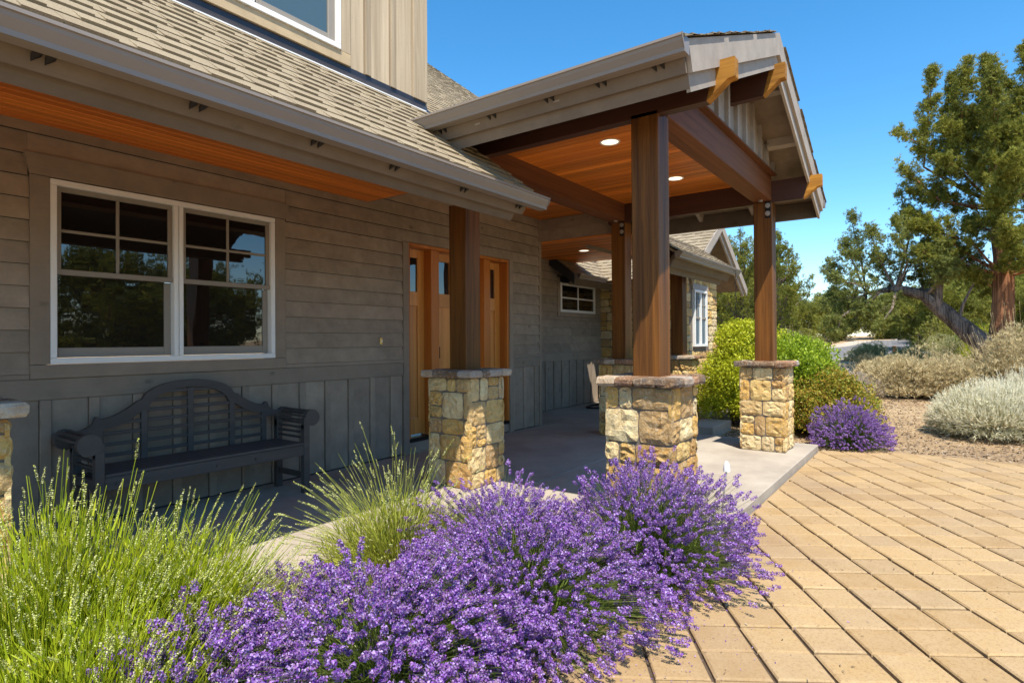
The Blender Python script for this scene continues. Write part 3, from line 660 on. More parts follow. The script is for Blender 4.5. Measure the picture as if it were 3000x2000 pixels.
# roof decks (boards) left and right of the ridge
YF = -3.90
for sgn in (1, -1):
    X = lambda x: x if sgn > 0 else 2*RX-x
    mb = MB()
    xa, xb = 3.32, RX
    P = [(X(xa), YF+.03, zp(xa)-.006), (X(xb), YF+.03, zp(xb)-.006), (X(xb), .2, zp(xb)-.006), (X(xa), -1.62 if sgn > 0 else -.8, zp(xa)-.006)]
    Q = [(p[0], p[1], p[2]-.035) for p in P]
    mb.add(P+Q, [(0, 1, 2, 3), (7, 6, 5, 4), (0, 4, 5, 1), (1, 5, 6, 2), (2, 6, 7, 3), (3, 7, 4, 0)])
    rf = part(port, 'roof_slope', 'ply', mb)
    o = (X(3.30), YF+.0, zp(3.30)); us = (sgn*pc, 0, PS*pc)
    ymax = (lambda t: ((zp(3.3)+t*PS*pc-2.55)/SL-2.38-YF+.02)) if sgn > 0 else (lambda t: 4.2)
    shingles(rf, o, (0, 1, 0), us, 4, 2.80, lambda t: (0-.02, ymax(t)), joined=True, thick=.016)
    # fascia stack along the eave
    al = math.atan(PS); yb = -1.66 if sgn > 0 else -1.0
    def EP(off, L, th, z0=3.045, x0=3.385):
        pr = eave_prof(x0, z0, al, off, L, th); return [(X(p[0]), p[1]) for p in pr]
    part(port, 'fascia_board', 'fascia_y', MB().prism(EP(0, .145, .026), 1, YF+.028, lambda p: yb+(p[1]-3.08)*.9 if sgn > 0 else yb))
    part(port, 'inner_fascia_board', 'fascia_y', MB().prism(EP(.03, .235, .026), 1, YF+.030, lambda p: yb+(p[1]-3.08)*.9 if sgn > 0 else yb))
    g = [(X(a), b) for a, b in gutter_prof(1, 3.278, 3.082)]
    part(port, 'gutter', 'gutter', MB().prism(g, 1, YF-.004, (lambda p: yb-.02+(p[1]-3.08)*1.1) if sgn > 0 else yb))
    ge = [(3.277, 3.083), (3.285, 3.045), (3.314, 3.004), (3.317, 2.986), (3.394, 2.986), (3.394, 3.083)]
    part(port, 'gutter_end_cap', 'gutter', MB().prism([(X(a), b) for a, b in ge], 1, YF-.010, YF-.005))
    # rake boards
    def rake(name, m, xs_, xe, ztop, dep, y0, y1):
        s_ = lambda x: ztop+PS*(x-3.30)
        P2 = [(X(xs_), s_(xs_)), (X(xe), s_(xe)), (X(xe), s_(xe)-dep), (X(xs_+dep*.35), s_(xs_+dep*.35)-dep)]
        part(port, name, m, MB().prism(P2, 1, y0, y1))
    rake('rake_board', 'rake', 3.40, RX-.001, 3.052, .205, YF-.002, YF+.025)
    rake('inner_rake_board', 'rake', 3.44, RX-.001, 2.95, .22, YF+.026, YF+.051)
    # rafters under the overhang
    for yy in (-3.80, ): pass
    for xx in (3.75, 4.6, 5.3) if sgn > 0 else (3.62, 4.55, 5.3):
        part(port, 'lookout', 'rake', MB().prism([(X(xx), zp(xx)-.043), (X(xx+.06), zp(xx+.06)-.043), (X(xx+.06), zp(xx+.06)-.13), (X(xx), zp(xx)-.13)], 1, YF+.052, -3.505))
    for yy in (-3.1, -2.4, -1.75) if sgn < 0 else (-3.0, -2.3):
        part(port, 'rafter_tail', 'rake', MB().prism([(X(3.42), zp(3.42)-.043), (X(3.99), zp(3.99)-.043), (X(3.99), zp(3.99)-.16), (X(3.42), zp(3.42)-.16)], 1, yy, yy+.05))
for yy in (-1.968, -2.458, -2.963, -3.36, -3.75):
    mb = MB()
    for dy in (0, .05): mb.add([(3.390, yy+dy, 2.998), (3.390, yy+dy+.04, 2.998), (3.412, yy+dy, 2.955), (3.42, yy+dy, 2.99)], [(0, 1, 2), (0, 2, 3), (1, 3, 2), (0, 3, 1)])
    part(port, 'eave_bracket', 'black', mb)
# gable wall: boards and battens over the front beam
gz = lambda x: zp(x)-.045
gab = part(port, 'gable_wall', 'gable', MB().prism([(PX0+.1, 3.27), (PX1-.1, 3.27), (PX1-.1, gz(PX1-.1)), (RX, gz(RX)), (PX0+.1, gz(PX0+.1))], 1, -3.455, -3.43))
part(gab, 'water_table', 'beam_x', MB().bbox(PX0+.09, PX1-.212, -3.525, -3.30, 3.264, 3.284))
xb_ = 4.395
while xb_ < PX1-.1:
    for a, b, y0, nm in ((xb_, xb_+.055, -3.502, 'batten'), (xb_+.057, xb_+.3045, -3.466, 'gable_board')):
        b = min(b, PX1-.1)
        if b-a < .02: continue
        pr = [(a, 3.286), (b, 3.286), (b, gz(b))]+([(RX, gz(RX))] if a < RX < b else [])+[(a, gz(a))]
        part(gab, nm, 'gable', MB().prism(pr, 1, y0, -3.456))
    xb_ += .3065
# cladded header from the corner to the far post
hd = part(port, 'clad_header', 'siding_y', MB().box(XC-.03, XC+.16, -1.343, -.042, 2.872, 3.21))
for k in range(2):
    z0 = 2.87+.165*k; part(hd, 'siding_board', 'siding_y', MB().prism([(XC-.03, z0), (XC-.05, z0), (XC-.037, min(z0+.168, 3.21)), (XC-.03, min(z0+.168, 3.21))], 1, -1.343, -.042))
part(port, 'header_corner_trim', 'trim', MB().bbox(XC-.062, XC-.031, -.041, .0, 2.871, 3.21))
# lower ceiling beyond the header, lengthened to shade part of the back wall's sun patch
c2 = part(port, 'side_ceiling', 'ply', MB().box(XC+.16, 10.1, -1.6, Y2, 2.9, 2.93))
x = XC+.0
while x < 10.06:
    part(c2, 'ceiling_board', 'cedar_y', MB().bbox(max(x, XC-.028), min(x+.089, 10.1), -1.55 if x > XC+.15 else -1.34, Y2-.02, 2.852, 2.8705, .004)); x += .093
# recessed lights
for (x, y, z) in ((5.066, -2.554, 3.212), (6.674, -2.59, 3.212), (6.6, -.88, 3.212), (8.79, -.19, 2.852)):
    mb = MB(); seg = 24; v = []
    for (r, zz) in ((.098, z), (.098, z-.006), (.082, z-.006), (.078, z+.004)):
        v += [(x+r*math.cos(2*math.pi*i/seg), y+r*math.sin(2*math.pi*i/seg), zz) for i in range(seg)]
    mb.add(v, [(k*seg+i, k*seg+(i+1) % seg, (k+1)*seg+(i+1) % seg, (k+1)*seg+i) for k in range(3) for i in range(seg)])
    rl = part(port, 'recessed_light', 'white', mb)
    part(rl, 'lens', 'lamp', MB().add([(x+.079*math.cos(2*math.pi*i/seg), y+.079*math.sin(2*math.pi*i/seg), z-.002) for i in range(seg)], [tuple(range(seg))]))

# ------------------------------------------------------------------ stone piers and posts
def stone_face(parent, name, m, P0, eu, ev, n, wu, wv, depth=.03, res=5):
    """a rock faced stone: P0 lower corner, in-plane axes eu, ev, outward normal n"""
    P0, eu, ev, n = Vector(P0), Vector(eu), Vector(ev), Vector(n)
    nu = max(3, min(res+2, int(wu/.028)+2)); nv = max(3, min(res+2, int(wv/.028)+2))
    pk = depth*rng.uniform(.45, 1.0); tu = rng.uniform(-.35, .35); tv = rng.uniform(-.35, .35); v = []; idx = {}
    for i in range(nu):
        for j in range(nv):
            a, b = i/(nu-1), j/(nv-1); e = min(a*wu, (1-a)*wu, b*wv, (1-b)*wv)
            hgt = pk*.45 if e < 1e-6 else pk*(1+tu*(a-.5)*2+tv*(b-.5)*2)*.8*min(1, .72+e/.03)+rng.uniform(-.0095, .0095)
            ja = 0 if i in (0, nu-1) and False else rng.uniform(-.004, .004); jb = rng.uniform(-.004, .004)
            if i in (0, nu-1) and j in (0, nv-1): ja = (.008 if i == 0 else -.008); jb = (.008 if j == 0 else -.008)
            idx[i, j] = len(v); v.append(P0+eu*(a*wu+ja)+ev*(b*wv+jb)+n*max(.0, hgt))
    f = []
    for i in range(nu-1):
        for j in range(nv-1):
            q = (idx[i, j], idx[i+1, j], idx[i+1, j+1], idx[i, j+1])
            if rng.random() < .5: f += [(q[0], q[1], q[2]), (q[0], q[2], q[3])]
            else: f += [(q[0], q[1], q[3]), (q[1], q[2], q[3])]
    ring = [idx[i, 0] for i in range(nu)]+[idx[nu-1, j] for j in range(1, nv)]+[idx[i, nv-1] for i in range(nu-2, -1, -1)]+[idx[0, j] for j in range(nv-2, 0, -1)]
    o = len(v); v += [v[r]-n*(pk*.45+.012) for r in ring]; k = len(ring)
    f += [(ring[(i+1) % k], ring[i], o+i, o+(i+1) % k) for i in range(k)]
    if eu.cross(ev).dot(n) < 0: f = [q[::-1] for q in f]
    return part(parent, name, m, MB().add(v, f))
def coursing(W, H, hmin=.12, hmax=.25, wmin=.10, wmax=.27, gap=.011, seed=0):
    R = random.Random(seed); out = []; z = 0
    while z < H-1e-3:
        hh = R.uniform(hmin, hmax)
        if H-z-hh < hmin*.9: hh = H-z
        x = 0
        while x < W-1e-3:
            ww = R.uniform(wmin, wmax)
            if W-x-ww < wmin*.8: ww = W-x
            if hh > .17 and ww < .2 and R.random() < .35:
                s = hh*R.uniform(.35, .65); out += [(x, z, ww, s), (x, z+s, ww, hh-s)]
            elif ww > .19 and hh < .18 and R.random() < .0: out.append((x, z, ww, hh))
            else: out.append((x, z, ww, hh))
            x += ww
        z += hh
    return [(a+gap/2, b+gap/2, c-gap, d-gap) for a, b, c, d in out]
def pier(x0, y0, label, seed, H=.990):
    cx, cy = x0+.305, y0+.305; t = thing('stone_pier', label, 'stone pier', (cx, cy, 0), 'stone piers under the porch posts')
    b = .242; part(t, 'mortar_core', 'mortar', MB().box(cx-b, cx+b, cy-b, cy+b, 0.0, H))
    for fi, (n, eu, p) in enumerate((((-1, 0, 0), (0, -1, 0), (cx-b, cy+b+.018, 0)), ((0, -1, 0), (1, 0, 0), (cx-b-.018, cy-b, 0)), ((1, 0, 0), (0, 1, 0), (cx+b, cy-b-.018, 0)), ((0, 1, 0), (-1, 0, 0), (cx+b+.018, cy+b, 0)))):
        for (u, v, wu, wv) in coursing(2*b+.036, H-.004, seed=seed*10+fi):
            q = Vector(p)+Vector(eu)*u+Vector((0, 0, v+.002)); stone_face(t, 'stone', 'stone', q-Vector(n)*.004, eu, (0, 0, 1), n, wu, wv, .030)
    # cap: ledge stones round the rim
    R = random.Random(seed+50); z0, z1 = H+.001, 1.06; r = .305
    def capstone(a, b, c, d):
        mb = MB(); e = .012; Z0 = z0+R.uniform(0, .006); Z1 = z1+R.uniform(-.006, .004); j = lambda s=.006: R.uniform(-s, s)
        nseg = 3; v = []
        for (zz, ins) in ((Z0, .008), (Z0+.02, 0), (Z1-.015, .002), (Z1, .010)):
            for (px, py) in ((a+ins, c+ins), ((a+b)/2, c+ins), (b-ins, c+ins), (b-ins, (c+d)/2), (b-ins, d-ins), ((a+b)/2, d-ins), (a+ins, d-ins), (a+ins, (c+d)/2)):
                v.append((px+j(.004), py+j(.004), zz+j(.002)))
        f = [tuple(range(7, -1, -1)), tuple(range(24, 32))]+[(k*8+i, k*8+(i+1) % 8, (k+1)*8+(i+1) % 8, (k+1)*8+i) for k in range(3) for i in range(8)]
        part(t, 'cap_stone', 'cap', mb.add(v, f))
    def split(n, a, b):
        c = [a]+[a+(b-a)*(i+R.uniform(-.2, .2))/n for i in range(1, n)]+[b]; return list(zip(c[:-1], c[1:]))
    dd = .15
    for a, b in split(4, cx-r, cx+r): capstone(a+.002, b-.002, cy-r+R.uniform(-.006, .006), cy-r+dd)
    for a, b in split(4, cx-r, cx+r): capstone(a+.002, b-.002, cy+r-dd, cy+r+R.uniform(-.006, .006))
    for a, b in split(2, cy-r+dd, cy+r-dd): capstone(cx-r+R.uniform(-.006, .006), cx-r+dd, a+.002, b-.002)
    for a, b in split(2, cy-r+dd, cy+r-dd): capstone(cx+r-dd, cx+r+R.uniform(-.006, .006), a+.002, b-.002)
    part(t, 'cap_stone', 'cap', MB().bbox(cx-r+dd+.002, cx+r-dd-.002, cy-r+dd+.002, cy+r-dd-.002, z0, z1-.001))
    return t
def post(cx, cy, z1, label, bolts=None, hw=.1045):
    t = thing('timber_post', label, 'post', (cx, cy, 1.06), 'timber porch posts')
    mb = MB().bbox(cx-hw, cx+hw, cy-hw, cy+hw, 1.055, z1, .006); part(t, 'shaft', 'post', mb)
    if bolts:
        y = cy-.02
        pl = part(t, 'bolt_plate', 'black', MB().bbox(cx-hw-.008, cx-hw-.001, cy-hw+.012, cy-hw+.075, z1-.20, z1-.002))
        for zz in (z1-.05, z1-.145):
            yy = cy-hw+.043; xx = cx-hw-.009
            part(t, 'bolt', 'steel', MB().tube([(xx, yy, zz), (xx-.006, yy, zz)], .03, 14).tube([(xx-.006, yy, zz), (xx-.022, yy, zz)], .014, 6))
    return t
pier(.244, -1.77, 'golden stone pier cut off by the left edge, beside the bench', 1)
pier(3.914, -1.77, 'golden stone pier in front of the wooden entry door', 2)
pier(3.81, -3.66, 'largest golden stone pier, nearest post, rising behind the purple lavender', 3)
pier(7.30, -3.67, 'golden stone pier at the outer right corner of the concrete pad', 4)
pier(7.30, -1.77, 'shaded stone pier seen just left behind the nearest pier', 5)
pier(9.50, -1.77, 'shaded stone pier seen just right behind the nearest pier, under the low gutter', 6)
post(.55, -1.465, 2.62, 'dark timber post on the leftmost stone pier')
post(4.22, -1.45, 2.60, 'dark timber post standing before the entry door under the long gutter')
post(4.1105, -3.359, 2.974, 'thick near timber post, half dark brown and half sunlit orange, in the centre')
post(7.602, -3.359, 2.974, 'timber post at the outer right corner of the portico with two round bolts', True)
post(7.602, -1.45, 2.974, 'dark timber post with two round bolts just left behind the near post', True)
post(9.83, -1.45, 2.62, 'dark timber post with two round bolts just right behind the near post', True)
# round bolt washers under the beam joints
for (x, y) in ((3.995, -3.20), (3.995, -3.10)):
    part(port, 'beam_bolt', 'steel', MB().tube([(x+.12, y+.13, 2.975), (x+.12, y+.13, 2.962)], .03, 12))
for (x, y) in ((4.30, -3.36), (4.38, -3.36), (7.40, -3.36), (7.60, -3.20), (7.42, -1.45)):
    part(port, 'beam_bolt', 'steel', MB().tube([(x, y, 2.98), (x, y, 2.962)], .028, 12))

# ------------------------------------------------------------------ low wing beyond the portico
wing = thing('stone_wing', 'stone faced garage wing with gable roof and white window beyond the portico', 'building', (12.5, 0, 0))
WX0, WX1, WY = 11.5, 13.55, -.95
core = part(wing, 'stone_wall', 'mortar', MB().box(WX0, WX1, WY, 3.5, -.1, 2.75).prism([(WX0, 2.75), (WX1, 2.75), ((WX0+WX1)/2, 3.45)], 1, WY, 3.5))
win = (11.95, 12.75, 1.18, 2.36)
for (u, v, wu, wv) in coursing(WX1-WX0, 3.4, .12, .22, .13, .34, .014, 77):
    x0 = WX0+u
    if x0 < win[1]+.02 and x0+wu > win[0]-.02 and v-.1 < win[3]+.05 and v-.1+wv > win[2]-.08: continue
    if v-.1+wv > 2.75+(1-abs((x0+wu/2)-(WX0+WX1)/2)/((WX1-WX0)/2))*.62: continue
    stone_face(core, 'stone', 'stone', (x0, WY-.002, v-.1), (1, 0, 0), (0, 0, 1), (0, -1, 0), wu, wv, .035, 3)
for (u, v, wu, wv) in coursing(Y2-WY, 2.7, .12, .22, .13, .30, .014, 78):
    stone_face(core, 'stone', 'stone', (WX0-.002, Y2-u, v), (0, -1, 0), (0, 0, 1), (-1, 0, 0), wu, wv, .035, 4)
ww = part(wing, 'window', 'white', MB().bbox(win[0], win[1], WY-.06, WY, win[3]-.05, win[3]).bbox(win[0], win[1], WY-.06, WY, win[2], win[2]+.05).bbox(win[0], win[0]+.05, WY-.059, WY, win[2]+.051, win[3]-.051).bbox(win[1]-.05, win[1], WY-.059, WY, win[2]+.051, win[3]-.051).bbox(12.32, 12.38, WY-.059, WY, win[2]+.051, win[3]-.051))
part(ww, 'muntin', 'sash', MB().bbox(12.0, 12.7, WY-.04, WY-.01, 1.76, 1.80).bbox(12.155, 12.17, WY-.036, WY-.01, 1.8, 2.3).bbox(12.53, 12.545, WY-.036, WY-.01, 1.8, 2.3).bbox(12.0, 12.7, WY-.034, WY-.01, 2.04, 2.055)); part(ww, 'pane', 'glass_up', MB().box(12.0, 12.7, WY-.02, WY-.015, 1.2, 2.34))
part(wing, 'window_lintel', 'gable', MB().bbox(win[0]-.08, win[1]+.08, WY-.05, WY+.0, win[3]+.003, win[3]+.12))
# wing roof: ridge along y at x=12.5
WR, WZ, WS = 12.55, 3.80, .66
for sgn in (1, -1):
    X = lambda d: WR-sgn*d
    D = 1.95; zz = lambda d: WZ-WS*d
    P = [(X(D), -1.35, zz(D)), (X(0), -1.35, zz(0)), (X(0), 3.5, zz(0)), (X(D), 3.5, zz(D))]; Q = [(p[0], p[1], p[2]-.05) for p in P]
    rf = part(wing, 'roof_slope', 'ply', MB().add(P+Q, [(0, 1, 2, 3), (7, 6, 5, 4), (0, 4, 5, 1), (1, 5, 6, 2), (2, 6, 7, 3), (3, 7, 4, 0)]))
    cc = 1/math.hypot(1, WS); shingles(rf, (X(D+.03), -1.38, zz(D+.03)+.004), (0, 1, 0), (sgn*cc, 0, WS*cc), 5, D/cc+.02, joined=True, thick=.018)
    part(wing, 'rake_board', 'rake', MB().prism([(X(D), zz(D)-.002), (X(0), zz(0)-.002), (X(0), zz(0)-.20), (X(D-.06), zz(D-.06)-.20)], 1, -1.395, -1.352))
    part(wing, 'inner_rake_board', 'rake', MB().prism([(X(D-.1), zz(D-.1)-.10), (X(0), zz(0)-.10), (X(0), zz(0)-.30), (X(D-.18), zz(D-.18)-.30)], 1, -1.350, -1.31))
# walkway roof with the low gutter
lw = part(wing, 'walkway_roof', 'ply', MB().add([(8.25, -2.02, 2.60), (11.2, -2.02, 2.60), (11.2, -1.1, 2.60+.66*.92), (8.25, -1.1, 2.60+.66*.92), (8.25, -2.02, 2.56), (11.2, -2.02, 2.56), (11.2, -1.1, 2.56+.66*.92), (8.25, -1.1, 2.56+.66*.92)], [(0, 1, 2, 3), (7, 6, 5, 4), (0, 4, 5, 1), (1, 5, 6, 2), (2, 6, 7, 3), (3, 7, 4, 0)]))
cc = 1/math.hypot(1, .66)
shingles(lw, (8.22, -2.04, 2.605), (1, 0, 0), (0, cc, .66*cc), 3.0, 1.12, joined=True, thick=.018)
lb = part(wing, 'walkway_roof_back', 'ply', MB().add([(8.25, -1.1, 3.205), (11.2, -1.1, 3.205), (11.2, -.5, 2.81), (8.25, -.5, 2.81)], [(0, 1, 2, 3)]))
g2 = [(a, b) for a, b in gutter_prof(1, -2.12, 2.60)]
part(wing, 'gutter', 'gutter', MB().prism(g2, 0, 8.2, 11.25)); part(wing, 'gutter_end_cap', 'gutter', MB().prism([(-2.12, 2.601), (-2.112, 2.56), (-2.082, 2.52), (-2.08, 2.503), (-2.003, 2.503), (-2.003, 2.601)], 0, 8.193, 8.199))
part(wing, 'fascia_board', 'fascia', MB().prism(eave_prof(-2.00, 2.55, math.atan(.66), 0, .19, .03), 0, 8.28, 11.1))
part(wing, 'inner_fascia_board', 'fascia', MB().prism(eave_prof(-1.96, 2.57, math.atan(.66), 0, .30, .03), 0, 8.32, 10.95))
part(wing, 'porch_beam', 'beam_x', MB().bbox(8.3, 11.3, -1.555, -1.345, 2.625, 2.84))
# little roof over the small window
lr = part(wing, 'window_roof', 'ply', MB().add([(9.45, .38, 2.56), (11.5, .38, 2.56), (11.5, .93, 2.98), (9.45, .93, 2.98), (9.45, .38, 2.51), (11.5, .38, 2.51), (11.5, .93, 2.93), (9.45, .93, 2.93)], [(0, 1, 2, 3), (7, 6, 5, 4), (0, 4, 5, 1), (1, 5, 6, 2), (2, 6, 7, 3), (3, 7, 4, 0)]))
cc = 1/math.hypot(1, .764)
shingles(lr, (9.43, .36, 2.555), (1, 0, 0), (0, cc, .764*cc), 2.2, 2.2, joined=True, thick=.018)
part(wing, 'window_gutter', 'gutter', MB().prism(gutter_prof(1, .27, 2.565), 0, 9.5, 11.3)); part(wing, 'window_rake', 'flash', MB().prism([(.36, 2.55), (1.0, 3.04), (1.0, 2.83), (.36, 2.36)], 0, 9.40, 9.43))
part(wing, 'window_fascia', 'fascia', MB().prism(eave_prof(.385, 2.53, .65, 0, .2, .03), 0, 9.46, 11.45))
# rain chain
rc = MB()
cxr, cyr = 10.56, -2.2
rcp = [(cxr+.012*math.sin(i*1.3), cyr+.012*math.cos(i*1.7), 2.50-i*.055) for i in range(46)]
rch = thing('rain_chain', 'thin dark rain chain hanging from the low gutter by the yellow green shrub', 'rain chain', (cxr, cyr, 0))
lk = MB()
for i, p in enumerate(rcp):
    a = i % 2; ring = []
    for k in range(9):
        t = 2*math.pi*k/8; dx = .017*math.cos(t); ring.append((p[0]+(dx if a else 0), p[1]+(0 if a else dx), p[2]+.034*math.sin(t)))
    lk.tube(ring, .0035, 4, False)
part(rch, 'chain_links', 'black', lk, kind='stuff')

# ------------------------------------------------------------------ bench
bn = thing('garden_bench', 'charcoal painted wooden garden bench with arched slatted back and rolled arms', 'bench', (2.26, -.35, 0))
BX0, BX1 = 1.50, 3.125; YB, YFt = -.14, -.585; cxB = (BX0+BX1)/2
def boxp(nm, *b, ch=.003): return part(bn, nm, 'bench', MB().bbox(*b, ch))
for xx in (BX0, BX1-.055):
    boxp('leg', xx, xx+.055, YFt-.0, YFt+.055, 0, .60); boxp('leg', xx, xx+.055, YB-.03, YB+.025, 0, .62)
    boxp('side_stretcher', xx+.012, xx+.043, YFt+.056, YB-.031, .13, .175); boxp('side_rail', xx+.012, xx+.043, YFt+.056, YB-.031, .34, .405)
boxp('front_rail', BX0+.056, BX1-.056, YFt+.004, YFt+.034, .335, .425); boxp('back_rail', BX0+.056, BX1-.056, YB-.02, YB+.01, .335, .40)
for xx in (BX0+.07, cxB-.02, BX1-.11): boxp('seat_support', xx, xx+.035, YFt+.035, YB-.021, .34, .405)
for k in range(7):
    y0 = YFt+.0+.062*k; boxp('seat_slat', BX0+(.0 if k > 0 else .0)+.058, BX1-.058, y0+.002, y0+.052, .427, .447)
# arms: two round cheeks joined by slats
for sx, side in ((BX0, -1), (BX1, 1)):
    xc_ = sx+side*.03; zc = .655
    for yy in (YFt, YB-.025):
        pr = []
        for k in range(20):
            t = 2*math.pi*k/20; pr.append((xc_+.072*math.cos(t), zc+.072*math.sin(t)))
        part(bn, 'arm_cheek', 'bench', MB().prism(pr, 1, yy, yy+.045))
        nx0, nx1 = (sx, sx+.055) if side < 0 else (sx-.055, sx)
        part(bn, 'arm_upright', 'bench', MB().prism([(nx0, .56), (nx1, .56), (nx1, .66), (nx0, .66)], 1, yy+.001, yy+.044))
    for k in range(7):
        t = math.radians(20+k*36) if side > 0 else math.radians(160-k*36)
        px, pz = xc_+.058*math.cos(t)*side*side, zc+.058*math.sin(t)
        part(bn, 'arm_slat', 'bench', MB().bbox(px-.009, px+.009, YFt+.046, YB-.026, pz-.009, pz+.009, .002))
    for zz in (.475, .52, .565):
        xx = sx+.012 if side < 0 else sx-.043
        part(bn, 'arm_slat', 'bench', MB().bbox(xx, xx+.02, YFt+.046, YB-.031, zz, zz+.018, .002))
# back: scrolled top rail
def top(u):   # u -1..1 outline of the top rail
    a = abs(u)
    if a < .44: return .872+.150*math.sqrt(max(0, 1-(a/.46)**2))*1.0+.005
    if a < .50: return .905-(a-.44)*.5
    if a < .83: return .885-.115*math.sin((a-.50)/.33*math.pi/2)**.9
    if a < .865: return .79
    return .70+.05*(1-(a-.865)/.135)**2
def bot(u):
    a = abs(u)
    if a < .40: return .805+.165*math.sqrt(max(0, 1-(a/.405)**2))
    if a < .475: return .805
    if a < .76: return .80-.10*math.sin((a-.475)/.285*math.pi/2)
    if a < .80: return .70
    return .655
HW = (BX1-BX0)/2-.03; yb0, yb1 = YB-.02, YB+.018
n_ = 96; tp = [(cxB+HW*(-1+2*i/n_), top(-1+2*i/n_)) for i in range(n_+1)]; bt = [(cxB+HW*(-1+2*i/n_), bot(-1+2*i/n_)) for i in range(n_+1)]
v = [(x, yb0, z) for x, z in tp]+[(x, yb0, z) for x, z in bt]+[(x, yb1, z) for x, z in tp]+[(x, yb1, z) for x, z in bt]; k = n_+1; f = []
for i in range(n_): f += [(k+i, k+i+1, i+1, i), (2*k+i, 2*k+i+1, 3*k+i+1, 3*k+i), (i, i+1, 2*k+i+1, 2*k+i), (3*k+i, 3*k+i+1, k+i+1, k+i)]
f += [(0, 2*k, 3*k, k), (n_, k+n_, 3*k+n_, 2*k+n_)]
part(bn, 'top_rail', 'bench', MB().add(v, f))
for xx, zt in ((cxB, .965), (cxB-.345, .812), (cxB+.345, .812), (cxB-.64, .70), (cxB+.64, .70)):
    boxp('back_upright', xx-.022, xx+.022, yb0+.003, yb1-.004, .402, zt)
for k_, zz in enumerate((.50, .58, .66, .735, .81, .88, .945)):
    hw_ = HW*(.80 if zz < .67 else .70 if zz < .74 else .44 if zz < .82 else .38 if zz < .9 else .24)
    part(bn, 'back_slat', 'bench', MB().bbox(cxB-hw_, cxB+hw_, yb0+.012, yb1-.014, zz-.013, zz+.013, .002))
for xx, zz in ((BX0+.028, .385), (BX1-.028, .385), (BX0+.13, .375), (cxB, .375), (BX1-.5, .375)):
    part(bn, 'bolt_head', 'bench', MB().tube([(xx, YFt+.005, zz), (xx, YFt-.006, zz)], .011, 10))

# ------------------------------------------------------------------ small things on and by the slab
wh = thing('wheel_ornament', 'black metal spoked wheel ornament leaning by the far wall behind the nearest pier', 'wheel', (10.4, .55, 0))
c = Vector((10.80, .58, .33)); R_ = .33
ring = [(c.x+R_*math.cos(t)*.93, c.y-.02+R_*math.cos(t)*.3, c.z+R_*math.sin(t)) for t in [2*math.pi*i/32 for i in range(33)]]
part(wh, 'rim', 'black', MB().tube(ring, .011, 6, False))
mb = MB()
for i in range(5):
    t = math.pi*i/5+.3; mb.tube([(c.x+R_*math.cos(t)*.93, c.y-.02+R_*math.cos(t)*.3, c.z+R_*math.sin(t)), (c.x-R_*math.cos(t)*.93, c.y-.02-R_*math.cos(t)*.3, c.z-R_*math.sin(t))], .006, 5)
part(wh, 'spokes', 'black', mb)
mtb = MB().tube([(10.45+.36*math.cos(t), .42+.2*math.sin(t), .012) for t in [2*math.pi*i/24 for i in range(25)]], .022, 6, False)
tag(part(None, 'metal_hoop', 'black', mtb), 'dark round hoop lying flat on the floor below the wheel ornament', 'hoop')
pl = thing('path_light', 'small white curved path light peeking above the lavender at the pad edge', 'path light', (3.98, -4.0, -.12))
part(pl, 'stem', 'steel', MB().tube([(3.95, -3.90, -.12), (3.97, -3.905, .20), (4.0, -3.915, .38), (4.02, -3.92, .45)], .006, 8))
def dome(mb, c, rx, ry, rz, seg=16, rings=6, full=False):
    v = []; f = []
    for i in range(rings+1):
        ph = (math.pi if full else math.pi/2)*i/rings
        for j in range(seg): v.append((c[0]+rx*math.sin(ph)*math.cos(2*math.pi*j/seg), c[1]+ry*math.sin(ph)*math.sin(2*math.pi*j/seg), c[2]+rz*math.cos(ph)))
    for i in range(rings):
        for j in range(seg): f.append((i*seg+j, i*seg+(j+1) % seg, (i+1)*seg+(j+1) % seg, (i+1)*seg+j))
    return mb.add(v, f)
part(pl, 'shade', 'white', dome(MB(), (4.02, -3.92, .44), .020, .024, .07), True)

# ------------------------------------------------------------------ plants
def unit(a): return a/np.linalg.norm(a, axis=-1, keepdims=True)
def stems_mesh(P0, P1, P2, r, seg=4):
    """quadratic curves P0->P2 with control P1 as thin three sided tubes"""
    n = len(P0); t = np.linspace(0, 1, seg)[None, :, None]; C = P0[:, None]*(1-t)**2+2*P1[:, None]*t*(1-t)+P2[:, None]*t**2
    D = unit(np.gradient(C, axis=1)); a = unit(np.cross(D, np.array([.3, .2, .93]))+1e-6); b = np.cross(D, a)
    rr = (r*(1-.4*t)); ang = [0, 2.094, 4.188]
    V = np.stack([C+a*rr*math.cos(q)+b*rr*math.sin(q) for q in ang], 2)      # n,seg,3,3
    f = []
    for k in range(seg-1):
        for j in range(3):
            a0, a1, b0, b1 = k*3+j, k*3+(j+1) % 3, (k+1)*3+j, (k+1)*3+(j+1) % 3; f += [(a0, a1, b1), (a0, b1, b0)]
    Fc = np.array(f)[None]+(np.arange(n)*seg*3)[:, None, None]
    return V.reshape(-1, 3), Fc.reshape(-1, 3)
